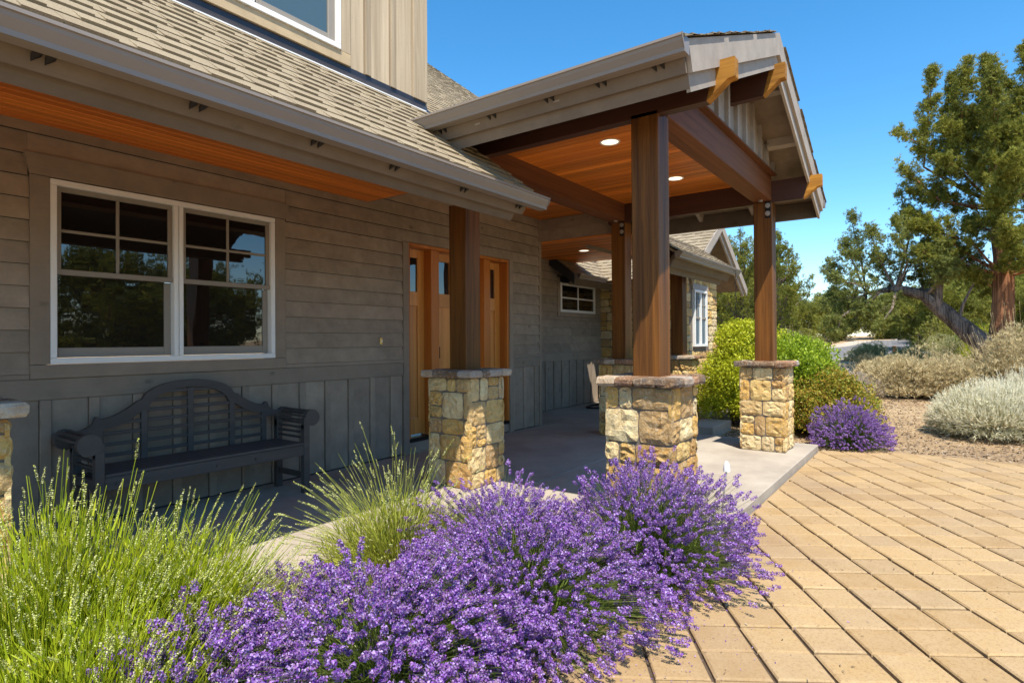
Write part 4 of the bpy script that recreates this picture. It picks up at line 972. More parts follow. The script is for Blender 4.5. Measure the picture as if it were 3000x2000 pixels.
def spike_template(L, r, whorls, per, size, g, taper=.5):
    V = []; Fc = []
    for w_ in range(whorls):
        z = L*(w_+.5)/whorls; rr = r*(1-taper*abs(w_/(whorls-1)-.35)**1.2); o0 = g.uniform(0, 6)
        for j in range(per):
            t = o0+2*math.pi*j/per+g.uniform(-.3, .3); d = np.array([math.cos(t), math.sin(t), g.uniform(.1, .9)]); d /= np.linalg.norm(d); c = np.array([0, 0, z+g.uniform(-.15, .15)*L/whorls])+d*rr*g.uniform(.4, 1.1)
            s = size*g.uniform(.7, 1.25); e = g.normal(size=3); e -= d*e.dot(d)*.4; e /= np.linalg.norm(e); e2 = np.cross(d, e); k = len(V)
            V += [c+e*s*.5, c+e2*s*.42+d*s*.3, c-e*s*.5, c-e2*s*.42+d*s*.15]; Fc += [(k, k+1, k+2), (k, k+2, k+3)]
    return np.array(V), np.array(Fc)
LT = [spike_template(.040, .0115, 7, 6, .0085, np.random.default_rng(i), .6) for i in range(5)]
BT = [spike_template(.070, .0042, 10, 3, .0062, np.random.default_rng(20+i), .7) for i in range(4)]
BT2 = [spike_template(.060, .0045, 8, 3, .0070, np.random.default_rng(30+i), .7) for i in range(4)]
def fan(label, cat, name, c, R, H, n, tmpl, mats, leaves=1500, lean=(0, 0), phimax=84, spread=(.78, 1.08), srad=.0014, ell=(1, 1), scl=(.8, 1.25), seed=1, group=None, base=.16, low=0, leafh=.5, azr=None, wild=0.0, heads=1.0):
    g = np.random.default_rng(seed); c = np.array(c, float)
    cp = g.uniform(math.cos(math.radians(phimax)), 1, n); sp = np.sqrt(1-cp**2); th = g.uniform(0, 2*math.pi, n) if azr is None else g.uniform(azr[0], azr[1], n)
    lump = 1+.10*np.sin(3*th+seed)+.07*np.sin(7*th+5*cp+seed*2)+.06*np.sin(9*sp+4*th)
    s = g.uniform(spread[0], spread[1], n)*lump
    dirx = np.stack([sp*np.cos(th)*R*ell[0], sp*np.sin(th)*R*ell[1], cp*H], 1)
    tip = c+dirx*s[:, None]; tip[:, 0] += lean[0]*s*cp; tip[:, 1] += lean[1]*s*cp; tip[:, 2] = np.maximum(tip[:, 2], c[2]+.05+low)
    if wild: tip += g.normal(size=tip.shape)*wild*np.array([1, 1, .6])
    b0 = c+np.stack([sp*np.cos(th)*R*base, sp*np.sin(th)*R*base, 0*sp], 1)+g.normal(size=(n, 3))*[.03, .03, 0]
    mid = b0+(tip-b0)*np.array([.36, .36, .60]); mid[:, 2] += .03
    t = thing(name, label, cat, tuple(c), group)
    d = unit(tip-mid+g.normal(size=(n, 3))*.03)
    link('stems', np_mesh('stems', *stems_mesh(b0, mid, tip, srad)), M[mats[0]], t, kind='stuff')
    prt = []; pick = g.integers(0, len(tmpl), n); pick[g.random(n) > heads] = -1; sc_ = g.uniform(scl[0], scl[1], n); R3 = rots(d, g)
    for k in range(len(tmpl)):
        m = pick == k
        if m.any(): prt.append(scatter(tmpl[k][0], tmpl[k][1], tip[m]-d[m]*.008, R3[m], sc_[m]))
    link('flower_heads', np_mesh('flower_heads', *merge(prt)), M[mats[1]], t, kind='stuff')
    if leaves:
        cp = g.uniform(math.cos(math.radians(88)), 1, leaves); sp = np.sqrt(1-cp**2); th = g.uniform(0, 2*math.pi, leaves)
        q = np.stack([sp*np.cos(th)*R*ell[0], sp*np.sin(th)*R*ell[1], cp*H], 1); u = g.uniform(.15, .78, leaves)[:, None]
        P = c+q*u*[1, 1, leafh*1.4]; P[:, 2] = np.maximum(P[:, 2], c[2]+.01); dd = unit(unit(q)+[0, 0, .7]+g.normal(size=q.shape)*.35)
        lt = np.array([(-.0028, 0, 0), (.0028, 0, 0), (.0022, .003, .035), (-.0022, .003, .035), (0, .008, .062)]); lf = np.array([(0, 1, 2), (0, 2, 3), (3, 2, 4)])
        link('leaves', np_mesh('leaves', *scatter(lt, lf, P, rots(dd, g), g.uniform(.7, 1.5, leaves))), M[mats[2]], t, kind='stuff')
    return t
PM = ('lav_stem', 'lav_flower', 'lav_leaf'); G0 = -.085
fan('front purple lavender bush spilling over the bottom edge of the photo', 'lavender', 'lavender_bush', (1.62, -3.20, G0), .78, .42, 2050, LT, PM, 5200, seed=3, scl=(1.0, 1.5), ell=(1.0, .86), group='blooming purple lavender')
fan('purple lavender at the bottom left, mixed into the lime green stems', 'lavender', 'lavender_bush', (1.02, -2.92, G0), .46, .38, 650, LT, PM, 2200, seed=4, scl=(1.0, 1.5), group='blooming purple lavender')
fan('middle purple lavender bush whose heads overhang the pavers between front and rear bush', 'lavender', 'lavender_bush', (2.42, -3.34, G0), .75, .47, 2100, LT, PM, 5200, seed=5, scl=(.95, 1.4), ell=(1, .95), group='blooming purple lavender')
fan('large right hand purple lavender bush growing against the nearest stone pier', 'lavender', 'lavender_bush', (3.32, -3.64, G0), .74, .60, 2200, LT, PM, 5200, seed=6, lean=(.06, -.03), scl=(.9, 1.3), ell=(1.0, .80), group='blooming purple lavender')
fan('purple lavender bush between the nearest pier and the pier before the door', 'lavender', 'lavender_bush', (2.85, -2.95, G0), .62, .50, 1400, LT, PM, 3000, seed=7, group='blooming purple lavender')
fan('separate round purple lavender bush at the far end of the pavers beyond the pad corner', 'lavender', 'lavender_bush', (8.75, -4.12, G0-.02), .47, .54, 1500, LT, PM, 3000, seed=8, group='blooming purple lavender', ell=(1, .95), scl=(.9, 1.3))
GM_ = ('lime_stem', 'lime_bud', 'lime_stem')
fan('tall lime green lavender at the left edge, straight stems in front of the bench', 'lavender', 'green_lavender_bush', (.80, -2.36, G0), .50, .78, 1500, BT, GM_, 3500, seed=9, lean=(.03, -.02), spread=(.55, 1.10), srad=.0021, phimax=62, wild=.05, leafh=.9, base=.62, heads=.42)
fan('lime green lavender leaning right over the sunlit edge of the porch slab', 'lavender', 'green_lavender_bush', (1.18, -2.42, G0), .50, .62, 1100, BT, GM_, 3000, seed=13, lean=(.12, -.02), spread=(.55, 1.14), srad=.0020, phimax=72, wild=.05, leafh=.9, base=.5, heads=.45)
fan('short lime green stems filling the bottom left corner of the photo', 'lavender', 'green_lavender_bush', (.74, -2.80, G0), .50, .50, 1300, BT, GM_, 3500, seed=14, lean=(.03, -.02), spread=(.5, 1.12), srad=.0019, phimax=66, wild=.05, leafh=.9, base=.7, heads=.30)
fan('wispy lime green unopened lavender behind the purple bushes by the door pier', 'lavender', 'green_lavender_bush', (2.45, -2.42, G0), .66, .72, 700, BT2, ('olive_stem', 'lime_bud', 'olive_stem'), 4200, seed=10, lean=(-.10, .02), spread=(.5, 1.14), srad=.0015, phimax=80, wild=.06, ell=(1, .85), leafh=.6, heads=.6)
fan('low pale budded lavender in front of the lime green clump, among the purple heads', 'lavender', 'green_lavender_bush', (1.38, -2.78, G0), .42, .46, 130, BT2, ('olive_stem', 'lime_bud', 'olive_stem'), 1200, seed=12, spread=(.7, 1.15), wild=.04)

def spray_template(n, L, wd, g, tris=1):
    V = []; Fc = []
    for i in range(n):
        c = g.normal(size=3)*.05*L*4; c[2] = abs(c[2])*.6; d = unit(np.array([g.normal()*.6, g.normal()*.6, 1.0])); e = unit(np.cross(d, g.normal(size=3))); l = L*g.uniform(.6, 1.2); k = len(V)
        V += [c-e*wd*.5, c+e*wd*.5, c+d*l+e*wd*.12]; Fc += [(k, k+1, k+2)]
    return np.array(V), np.array(Fc)
JT = [spray_template(11, .085, .0135, np.random.default_rng(40+i)) for i in range(5)]
def plume_points(Pa, Pb, r, dens, g):
    Pa, Pb = np.array(Pa, float), np.array(Pb, float); L = np.linalg.norm(Pb-Pa); n = max(10, int(dens*L*r)); ax = (Pb-Pa)/L
    t = g.uniform(0, 1, n)**.85; prof = r*np.sin(np.pi*np.clip(t*.86+.12, 0, 1))**.75*(1-.35*t)
    a = unit(np.cross(ax, [.3, .5, .81])); b = np.cross(ax, a); th = g.uniform(0, 2*math.pi, n); rr = prof*np.sqrt(g.uniform(.12, 1.0, n))*(1+.25*np.sin(5*th+9*t))
    o = a*np.cos(th)[:, None]+b*np.sin(th)[:, None]; P = Pa+ax*(t*L)[:, None]+o*rr[:, None]
    return P, unit(ax*.5+o*.7+[0, 0, .55]+g.normal(size=(n, 3))*.25)
def make_tree(name, label, base, trunk, trad, plumes, barkm='bark', leafm='juniper', dens=900, seed=1, group=None, size=1.0, sub=5, extra_limbs=()):
    """trunk: list of points (relative to base); plumes: (a, b, r) relative"""
    g = np.random.default_rng(seed); R = random.Random(seed); t = thing(name, label, 'tree', base, group); B = np.array(base, float)
    mb = MB(); tp = [tuple(B+np.array(p)) for p in trunk]; fine = []; fr = []
    for i in range(len(tp)-1):
        for k in range(4): q = k/4; fine.append(tuple(np.array(tp[i])*(1-q)+np.array(tp[i+1])*q+np.array([R.uniform(-.02, .02)]*3)*trad[i]*3)); fr.append(trad[i]*(1-q)+trad[i+1]*q)
    fine.append(tp[-1]); fr.append(trad[-1])
    mb.tube(fine, fr, 14, True, .10)
    part(t, 'trunk', barkm, mb)
    lm = MB()
    for path, rad in extra_limbs: lm.tube([tuple(B+np.array(p)) for p in path], rad, 8, True, .08)
    PP = []; DD = []; T = np.array(trunk, float)
    for (a, b, r) in plumes:
        a, b = np.array(a, float), np.array(b, float)
        k = int(np.argmin(np.linalg.norm(T-a-[0, 0, -.5], axis=1))); s = T[k]; m = (s+a)/2+np.array([0, 0, -.08])
        lm.tube([tuple(B+s), tuple(B+m), tuple(B+a), tuple(B+(a*.5+b*.5)), tuple(B+a*.12+b*.88)], [max(.02, min(.075, trad[k]*.4)), .04, .03, .02, .008], 5, True, .1)
        L = np.linalg.norm(b-a); ax = (b-a)/L
        nc = max(8, int(dens*L*r*.048)); q = g.uniform(0, 1, nc)**.9; pr_ = r*1.15*np.sin(np.pi*np.clip(q*.84+.14, 0, 1))**.8*(1-.5*q)
        off = unit(g.normal(size=(nc, 3)))*(pr_*np.sqrt(g.uniform(.1, 1.0, nc)))[:, None]; CC = B+a+(b-a)*q[:, None]+off
        for i in range(nc):
            cr = g.uniform(.07, .19)*(1 if size < 1.2 else size*.95); m_ = int(g.uniform(.6, 1.4)*dens*.022)
            up = unit((ax*.6+unit(off[i])*.8+np.array([0, 0, .5]))[None])[0]; tt = g.uniform(-1, 1.5, m_)[:, None]
            p = CC[i]+up*tt*cr+g.normal(size=(m_, 3))*cr*(.52-.22*tt); PP.append(p); DD.append(unit(up+g.normal(size=(m_, 3))*.45))
            if i % 3 == 0: lm.tube([tuple(B+a+(b-a)*q[i]*.85), tuple(CC[i])], [.012, .004], 3, False)
    part(t, 'limbs', barkm, lm)
    P = np.concatenate(PP); D = np.concatenate(DD); pick = g.integers(0, len(JT), len(P)); sc_ = g.uniform(.65, 1.25, len(P))*size; R3 = rots(D, g)
    link('crown', np_mesh('crown', *merge([scatter(JT[k][0], JT[k][1], P[pick == k], R3[pick == k], sc_[pick == k]) for k in range(len(JT))])), M[leafm], t)
    return t
def crown_plumes(H, zlo, rad, n, seed, r=.45, rise=.5, spires=4, shape=.9):
    g = np.random.default_rng(seed); out = []
    for i in range(n):
        u = (i+.5)/n; z = zlo+(H-zlo)*u**.95*.86; th = i*2.399+g.uniform(-.5, .5); l = rad*(math.sin(math.pi*min(1, (u*.80+.17)))**shape)*g.uniform(.72, 1.15)
        o = np.array([math.cos(th), math.sin(th), 0]); out.append((o*l*.32+[0, 0, z-.15], o*l+[0, 0, z+rise*l*g.uniform(.4, 1.1)], r*g.uniform(.8, 1.2)))
    for i in range(spires):
        th = i*2.1+seed; o = np.array([math.cos(th), math.sin(th), 0])*rad*(.28 if i else 0); out.append((o+[0, 0, H*.66], o*1.15+[0, 0, H*(1-.07*i)], r*.75))
    return out
# the large two stemmed old juniper on the right
zb_ = float(h(22, -6.5))-.1; bx = np.array([22, -6.5, zb_])
def rel(*p): return tuple(np.array(p, float)-bx)
pl_ = crown_plumes(8.8, 2.6, 2.2, 25, 5, .46, .35, 0, .75)
for (y, z, x, r) in ((-4.95, 9.55, 21.9, .30), (-5.45, 9.35, 22.6, .36), (-5.75, 9.3, 21.5, .34), (-6.25, 9.45, 22.0, .42), (-6.75, 8.9, 22.8, .4), (-7.05, 9.35, 21.6, .36), (-7.8, 9.0, 22.2, .42), (-6.3, 8.8, 20.9, .36)):
    pl_.append((rel(x, y+(.25 if y > -6.3 else -.05), z-3.0), rel(x, y, z), r))
pl_ += [(rel(21.8, -5.3, 6.7), rel(21.6, -3.95, 7.75), .24), (rel(21.6, -5.1, 5.4), rel(21.4, -4.1, 6.6), .38), (rel(21.7, -5.2, 4.3), rel(21.5, -4.2, 5.2), .4), (rel(21.5, -5.4, 3.6), rel(21, -4.6, 3.9), .42), (rel(21.3, -6.6, 3.3), rel(20.4, -7.2, 3.6), .4), (rel(21.3, -7.2, 3.4), rel(20.8, -8.5, 3.9), .42)]
make_tree('juniper_tree', 'large old juniper with a thick upright reddish trunk at the right edge', tuple(bx), [(0, 0, 0), (.0, .02, .6), (0, .0, 1.6), (0, -.04, 3.0), (.1, .05, 5.0), (.1, .2, 7.2)], [.40, .30, .265, .24, .17, .06], pl_, 'bark', 'juniper', 1450, 21, None, 1.05, 6)
bx = np.array([21.7, -6.15, zb_])
lp = []
g_ = np.random.default_rng(77)
for (y0, z0, y1, z1, r) in ((-4.3, 4.4, -4.09, 5.95, .26), (-4.3, 3.6, -4.0, 4.9, .42), (-3.6, 3.7, -3.3, 4.7, .42), (-3.0, 3.9, -2.74, 5.3, .24), (-3.0, 3.3, -2.6, 4.5, .42), (-2.7, 3.0, -2.0, 3.9, .42), (-3.3, 2.9, -2.3, 3.2, .42), (-3.0, 2.6, -1.95, 2.6, .36), (-3.9, 3.0, -3.4, 3.9, .46), (-4.6, 3.1, -4.6, 4.2, .44), (-5.0, 3.0, -5.1, 4.1, .40), (-4.0, 2.5, -3.4, 2.0, .36), (-3.2, 2.3, -2.7, 1.6, .36), (-2.9, 2.2, -2.2, 1.8, .34), (-2.6, 2.0, -2.4, 1.2, .28), (-3.9, 2.2, -3.6, 1.7, .30), (-4.7, 2.7, -4.3, 2.6, .3), (-5.3, 3.2, -5.6, 3.9, .36), (-4.9, 3.3, -4.6, 2.9, .36), (-4.2, 3.3, -4.3, 3.6, .42), (-5.6, 3.6, -5.2, 3.1, .36), (-3.6, 2.7, -3.1, 2.2, .36), (-2.7, 2.6, -2.1, 2.2, .32)):
    x = 21.5+g_.uniform(-.9, .9); lp.append((rel(x, y0, z0), rel(x+g_.uniform(-.3, .3), y1, z1), r))
make_tree('leaning_juniper', 'leaning juniper stem with dark twisted limb reaching left from the large trunk', tuple(bx), [rel(21.8, -6.2, zb_), rel(21.7, -6.14, 1.05), rel(21.7, -5.38, 1.86), rel(21.6, -4.68, 2.62), rel(21.5, -3.97, 2.86), rel(21.5, -3.2, 2.75)], [.32, .29, .23, .17, .11, .045], lp, 'bark_g', 'juniper_b', 1350, 22, None, .95, 5,
          extra_limbs=[([rel(21.6, -5.0, 2.3), rel(21.5, -5.02, 2.75), rel(21.5, -5.1, 3.3), rel(21.5, -4.7, 4.0)], [.14, .12, .08, .04]), ([rel(21.7, -5.5, 1.8), rel(21.6, -5.6, 2.3), rel(21.6, -5.85, 2.9)], [.05, .04, .025]), ([rel(21.5, -3.6, 2.85), rel(21.4, -3.0, 2.2), rel(21.4, -2.6, 1.5)], [.07, .05, .02])])
stp = thing('tree_stump', 'weathered split stump with a knot at the foot of the upright juniper', 'stump', (21.6, -7.0, zb_))
part(stp, 'wood', 'bark_g', MB().tube([(21.6, -7.02, zb_), (21.6, -7.03, zb_+.5), (21.6, -7.0, zb_+.95)], [.20, .15, .13], 10, True, .15).tube([(21.4, -6.92, zb_), (21.45, -6.95, zb_+.6)], [.15, .1], 8, True, .2))
part(stp, 'knot', 'tan_stone', MB().tube([(21.36, -6.9, zb_+.62), (21.30, -6.9, zb_+.62)], .06, 10))
# smaller junipers: two meshes, many placed copies
def straight(nm, lb, pos, H, rad, n, seed, r=.42, dens=900, lm='juniper', spires=3, zlo=.5, sub=4, size=1.0, group=None, shape=.8):
    return make_tree(nm, lb, pos, [(0, 0, 0), (.03, 0, H*.3), (0, .04, H*.6), (0, 0, H*.88)], [H*.035, H*.026, H*.016, .02], crown_plumes(H, zlo, rad, n, seed, r, .6, spires, shape), 'bark_g', lm, dens, seed, group, size, sub)
def gpos(x, y, dz=-.05): return (x, y, float(h(x, y))+dz)
straight('juniper_tree', 'pointed juniper directly behind the right portico post', gpos(29, 2.6), 6.1, 1.8, 34, 31, .42, 800, zlo=.6)
straight('juniper_tree', 'pointed dark juniper in the gap right of the right portico post', gpos(28, .75), 5.5, 1.45, 30, 32, .40, 850, zlo=.5)
tA = straight('juniper_tree', 'dense rounded juniper behind the road, below the leaning limb', gpos(42, -5.9), 4.2, 2.1, 34, 33, .6, 560, spires=2, zlo=.1, size=1.7, group='junipers along the far road')
tB = straight('juniper_tree', 'broad yellow green juniper right beside the end of the road', gpos(36, -5.0), 3.4, 2.0, 32, 34, .6, 560, spires=2, zlo=.05, size=1.7, group='junipers along the far road')
def copy_tree(o, loc, rz, s, label):
    c = o.copy(); COL.objects.link(c); c.location = loc; c.rotation_euler = (0, 0, rz); c.scale = (s, s, s); c['label'] = label
    for ch in list(o.children):
        d = ch.copy(); COL.objects.link(d); inv = ch.matrix_parent_inverse.copy(); d.parent = c; d.matrix_parent_inverse = inv
    return c
for i, (x, y, s, src, lb) in enumerate((
    (40, -8.3, 1.0, 0, 'juniper in the tree line just left of the thick trunk'), (47, -3.4, 1.0, 1, 'juniper right above the end of the road'), (49, -6.6, 1.05, 0, 'juniper in the second row under the leaning limb'), (33, -8.6, .95, 1, 'juniper right of the thick trunk at the edge of the photo'),
    (55, -1.6, 1.15, 1, 'juniper behind the upper bend of the road'), (56, -9.5, 1.25, 0, 'back row juniper behind the thick trunk'), (48, 1.1, 1.0, 1, 'juniper in the tree line left of the road'), (40, 4.4, 1.25, 0, 'juniper in the gap behind the outer post'), (34, 5.4, 1.15, 1, 'leftmost juniper of the tree line, beside the stone wing'),
    (60, 2.8, 1.1, 0, 'farthest juniper over the road'), (38, 2.0, .85, 1, 'young juniper before the tree line left of the road'), (60, -5.3, 1.3, 1, 'far juniper under the leaning limb'), (38, -12, 1.0, 0, 'juniper beyond the right edge of the photo'), (52, 5.5, 1.2, 1, 'far juniper behind the outer post'))):
    copy_tree((tA, tB)[src], gpos(x, y), i*1.7, s, lb)
copy_tree(tB, gpos(25, -7.9), 2.2, .8, 'bright green young juniper just right of the split stump')
# trees across the drive, seen in the window panes
for i, (x, y, s) in enumerate(((8.5, -19, 1.05), (13, -22, 1.25), (18, -20, 1.0), (3.5, -23, 1.1), (23, -27, 1.3), (6, -30, 1.35))):
    copy_tree((tA, tB)[i % 2], gpos(x, y), i*2.3, s*1.16, ('juniper across the drive, mirrored in the left window', 'tall juniper across the drive, mirrored in the right window', 'juniper across the drive near the right end of the reflection', 'juniper across the drive left of the mirrored view', 'far juniper across the drive at the right', 'farthest juniper across the drive')[i])

def lumpy(c, rx, ry, rz, n, g, lumps=16, lr=.38, shell=.75):
    """points near the surfaces of many small spheres that fill an ellipsoid"""
    d = unit(g.normal(size=(lumps, 3))); d[:, 2] = np.abs(d[:, 2])*.9; rr = g.uniform(.35, .92, lumps)[:, None]; C = d*rr*[rx, ry, rz]; R = lr*g.uniform(.7, 1.2, lumps)*min(rx, ry, rz)*1.25
    k = g.integers(0, lumps, n); u = unit(g.normal(size=(n, 3))); q = g.uniform(shell, 1.05, n)**.6
    P = C[k]+u*(R[k]*q)[:, None]; P[:, 2] = np.where(P[:, 2] < .02, g.uniform(.02, .2, n)*rz, P[:, 2])
    return P+np.array(c), unit(u+[0, 0, .7])
ST = [spray_template(7, .075, .012, np.random.default_rng(60+i)) for i in range(4)]
def brush(label, pos, rx, ry, rz, m, n=5200, seed=1, name='sagebrush', cat='shrub', T=None, size=1.0, lift=.16, group='sagebrush on the dry ground', stalks=90, stm='sage', lr=.42, lumps=22, twz=.7):
    g = np.random.default_rng(seed); T = T or ST; t = thing(name, label, cat, pos, group)
    P, D = lumpy(pos, rx, ry, rz, n, g, lumps, lr); P[:, 2] += lift*rz*(1-np.clip((P[:, 2]-pos[2])/rz, 0, 1))*g.uniform(.3, 1.2, n); pick = g.integers(0, len(T), n); s = g.uniform(.7, 1.3, n)*size; R3 = rots(unit(D+g.normal(size=D.shape)*.3), g)
    link('foliage', np_mesh('foliage', *merge([scatter(T[k][0], T[k][1], P[pick == k], R3[pick == k], s[pick == k]) for k in range(len(T))])), M[m], t)
    nb = 60; th = g.uniform(0, 6.28, nb); e = np.stack([np.cos(th)*rx*g.uniform(.2, .8, nb), np.sin(th)*ry*g.uniform(.2, .8, nb), rz*g.uniform(.3, twz, nb)], 1)+np.array(pos); b = np.array(pos)+np.stack([np.cos(th)*rx*.12, np.sin(th)*ry*.12, 0*th], 1)
    link('twigs', np_mesh('twigs', *stems_mesh(b, b*.5+e*.5+[0, 0, -.04], e, .008)), M['twig'], t)
    if stalks:
        th = g.uniform(0, 6.28, stalks); r_ = np.sqrt(g.uniform(0, 1, stalks)); e = np.stack([np.cos(th)*rx*r_*1.15, np.sin(th)*ry*r_*1.15, rz*(1.28-.62*r_**2)*g.uniform(.55, 1.12, stalks)], 1)+np.array(pos); b = np.array(pos)*.25+(e-[0, 0, rz*.55])*.75; b[:, 2] = pos[2]+rz*.35
        V1 = stems_mesh(b, b*.5+e*.5, e, .003, 3)
        sp_ = scatter(BT2[0][0], BT2[0][1], e, rots(unit(e-b), g), g.uniform(.9, 1.5, stalks)*1.1)
        link('dry_stalks', np_mesh('dry_stalks', *merge([V1, sp_])), M[stm], t, kind='stuff')
    return t
brush('grey mauve sagebrush just right of the red tipped shrub', gpos(14.6, -3.15, -.02), .75, .7, .62, 'sage_grey', 4500, 1)
brush('round tan sagebrush in the middle distance casting a wide shadow', gpos(15.2, -4.75, -.02), 1.0, .95, .92, 'sage', 6500, 2)
brush('greener tan sagebrush between the round one and the biggest one', gpos(15.8, -6.0, -.02), .8, .8, .80, 'sage_green', 4500, 3)
brush('biggest tan sagebrush below the leaning juniper trunk', gpos(15.2, -6.55, -.02), 1.25, 1.2, 1.42, 'sage', 8000, 4, stalks=260)
brush('olive sagebrush in front of the split stump at the right edge', gpos(14.5, -7.8, -.02), .8, .8, .75, 'sage_green', 4200, 5)
brush('silvery bleached rabbitbrush with pale stalks nearest the pavers', gpos(10.6, -5.65, -.02), .62, .62,   .56, 'rabbit', 3000, 6, stalks=2600, stm='bleached')
brush('silvery bleached rabbitbrush at the right edge of the photo', gpos(10.9, -6.75, -.02), .80, .80, .66, 'rabbit', 3600, 7, stalks=2900, stm='bleached')
brush('second row bleached rabbitbrush behind the nearest pale one', gpos(12.6, -6.3, -.02), .7, .7, .60, 'rabbit', 3000, 8, stalks=1500, stm='bleached')
brush('small round sagebrush beside the road bend', gpos(25, -2.9), .7, .7, .6, 'sage_green', 2500, 9)
brush('low sagebrush in front of the road edge', gpos(22, -3.3), .6, .6, .5, 'sage', 2500, 10)
brush('green sagebrush by the small brown road post', gpos(24, -4.1), .6, .6, .75, 'sage_green', 2500, 11)
brush('low grey sagebrush under the hanging juniper branch', gpos(19, -1.6), .8, .8, .6, 'sage_grey', 3000, 12)
brush('wide sagebrush in the sun before the juniper wood', gpos(20, -5.3), 1.0, .9, .55, 'sage', 3000, 13)
brush('sagebrush left of the mauve one by the low shrub', gpos(13.0, -1.9), .7, .7, .55, 'sage_green', 2500, 14)
brush('sagebrush across the drive mirrored in the left pane', gpos(6.0, -13.6), 1.1, 1.0, .95, 'sage', 3000, 15)
brush('sagebrush across the drive mirrored in the right pane', gpos(9.0, -14.4), 1.2, 1.0, 1.0, 'sage_green', 3000, 16)
brush('sagebrush across the drive left of the mirrored view', gpos(3.2, -14.0), 1.1, 1.0, .9, 'sage_grey', 3000, 17)
brush('sagebrush across the drive at the right end of the reflection', gpos(12.2, -13.8), 1.1, 1.0, .9, 'sage', 3000, 18)
for i, (x, y, rx, rz, mt, lb) in enumerate(((24, -.4, 1.2, 1.0, 'sage_green', 'green sagebrush under the gap between the trees'), (27, -5.9, 1.3, 1.0, 'sage_green', 'green sagebrush beyond the leaning trunk'), (30, .6, 1.5, 1.3, 'juniper', 'dark young juniper bush left of the road'), (33, -5.6, 1.6, 1.5, 'juniper', 'young juniper bush at the right end of the road'), (18.5, -3.9, .8, .55, 'sage', 'low tan sagebrush behind the round one'), (17.5, -.2, 1.1, .9, 'sage_green', 'green sagebrush behind the tall green shrub'), (26, -7.0, 1.4, 1.4, 'shrub_y', 'yellow green bush left of the thick trunk'))):
    brush(lb, gpos(x, y), rx, rx, rz, mt, 3600, 40+i, size=1.5 if mt == 'juniper' else 1.2)
# leafy garden shrubs behind the outer pier
def leaf_t(L, W): return (np.array([(0, 0, 0), (W/2, .1*L, L*.45), (0, 0, L), (-W/2, .1*L, L*.45)]), np.array([(0, 1, 2), (0, 2, 3)]))
LF = [tuple(merge([(v, f) for v, f in [(leaf_t(.05, .026)[0]@rots(unit(g.normal(size=(1, 3))+[0, 0, .6]), g)[0].T+g.normal(size=3)*.025, leaf_t(1, 1)[1]) for _ in range(4)]])) for g in [np.random.default_rng(80+i) for i in range(4)]]
brush('tall yellow green leafy shrub left of the outer pier, behind the rain chain', gpos(10.05, -2.35, 0), .66, .50, 1.9, 'shrub_y', 15000, 20, 'leafy_shrub', T=LF, size=.85, group='leafy shrubs behind the outer pier', lr=.42, lumps=45, twz=.5, stalks=0)
brush('tall bright green leafy shrub directly behind the outer pier', gpos(10.3, -3.2, 0), .72, .60, 1.9, 'shrub_g', 16000, 21, 'leafy_shrub', T=LF, size=.9, group='leafy shrubs behind the outer pier', lr=.42, lumps=50, twz=.5, stalks=0)
brush('low shrub with reddish leaf tips behind the separate round lavender', gpos(9.75, -3.75, 0), .72, .62, 1.1, 'shrub_r', 12000, 22, 'leafy_shrub', T=LF, size=.8, group='leafy shrubs behind the outer pier', lr=.4, lumps=40, twz=.5, stalks=0)
brush('yellow green shrub in front of the stone wing window', gpos(10.6, -2.75, 0), .62, .5, 1.9, 'shrub_y', 10000, 23, 'leafy_shrub', T=LF, size=.9, group='leafy shrubs behind the outer pier', lr=.42, lumps=40, twz=.5, stalks=0)
# chips and litter on the soil
g = np.random.default_rng(5); n = 22000
P = np.stack([8.3+g.uniform(0, 1, n)**1.4*7, g.uniform(-10.5, -1.9, n), np.zeros(n)], 1); P = P[(P[:, 0] > 8.72) | (P[:, 1] > -3.9)]
P = P[~((P[:, 0] < 9.5) & (P[:, 1] > -2.45) & (P[:, 0] > 8.5))]
P2 = np.stack([g.uniform(.3, 3.5, 5000), g.uniform(-3.8, -2.06, 5000), np.zeros(5000)], 1); P = np.concatenate([P, P2]); P[:, 2] = h(P[:, 0], P[:, 1])+.004
ct = np.array([(-.5, -.18, 0), (.5, -.12, .05), (.45, .2, 0), (-.4, .15, .12)]); D = unit(np.stack([g.normal(size=len(P))*.35, g.normal(size=len(P))*.35, np.ones(len(P))], 1))
link('mulch_chips', np_mesh('mulch_chips', *scatter(ct, np.array([(0, 1, 2), (0, 2, 3)]), P, rots(D, g), g.uniform(.016, .055, len(P)))), M['mulch'], None, kind='stuff')['label'] = 'scattered bark chips and dry litter on the soil beyond the pavers'
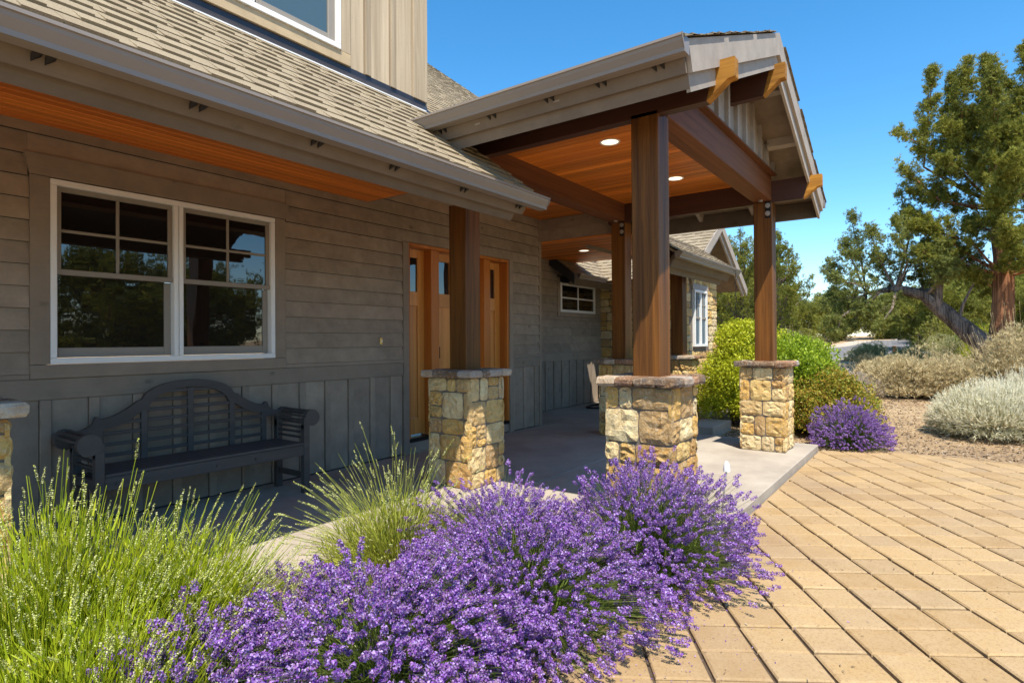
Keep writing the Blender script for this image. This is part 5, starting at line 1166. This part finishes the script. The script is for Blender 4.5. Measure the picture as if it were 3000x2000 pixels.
P = np.stack([g.uniform(2.2, 4.6, 420), -3.86-np.abs(g.normal(size=420))*.28, np.full(420, -.071)], 1); D = unit(np.stack([g.normal(size=420)*.3, g.normal(size=420)*.3, np.ones(420)], 1))
link('fallen_florets', np_mesh('fallen_florets', *scatter(ct, np.array([(0, 1, 2), (0, 2, 3)]), P, rots(D, g), g.uniform(.005, .012, 420))), M['lav_flower'], None, kind='stuff')
P = np.stack([g.uniform(2.0, 8.3, 900), g.uniform(-7.5, -3.9, 900), np.full(900, -.071)], 1); D = unit(np.stack([g.normal(size=900)*.3, g.normal(size=900)*.3, np.ones(900)], 1))
link('grit', np_mesh('grit', *scatter(ct, np.array([(0, 1, 2), (0, 2, 3)]), P, rots(D, g), g.uniform(.005, .016, 900))), M['mulch'], None, kind='stuff')
for i, (x, y, s) in enumerate(((23.5, -4.6, .18), (21.2, -4.3, .14), (17.5, -2.2, .16))):
    mb = dome(MB(), (x, y, float(h(x, y))+.02), s, s*.8, s*.7, 8, 5, True); mb.v = [(a+rng.uniform(-.02, .02), b+rng.uniform(-.02, .02), c_+rng.uniform(-.02, .02)) for a, b, c_ in mb.v]
    tag(part(None, 'rock', 'tan_stone', mb), ('rust brown rock beside the road post', 'small rock in front of the road edge', 'rock under the hanging juniper branch')[i], 'rock')
rp = part(None, 'road_post', 'post', MB().bbox(27.9, 28.02, -3.62, -3.50, float(h(28, -3.5))-.1, float(h(28, -3.5))+.55, .01)); tag(rp, 'short brown wooden post at the roadside', 'post')
# distant neighbour's house behind the big trunk
nb_ = thing('neighbour_house', 'distant brown gabled house glimpsed right of the thick juniper trunk', 'building', (52, -19, 0)); z0 = 2.2
part(nb_, 'wall', 'siding', MB().box(50, 58, -21.5, -16.2, z0-2, z0+1.6).prism([(-21.5, z0+1.6), (-16.2, z0+1.6), (-18.85, z0+3.0)], 0, 50, 58)); part(nb_, 'roof', 'fascia', MB().prism([(-22, z0+1.45), (-18.85, z0+3.25), (-15.7, z0+1.45), (-15.7, z0+1.3), (-18.85, z0+3.05), (-22, z0+1.3)], 0, 49.6, 58.4)); part(nb_, 'window', 'glass_up', MB().box(49.96, 49.99, -19.5, -18.2, z0+.2, z0+1.1))
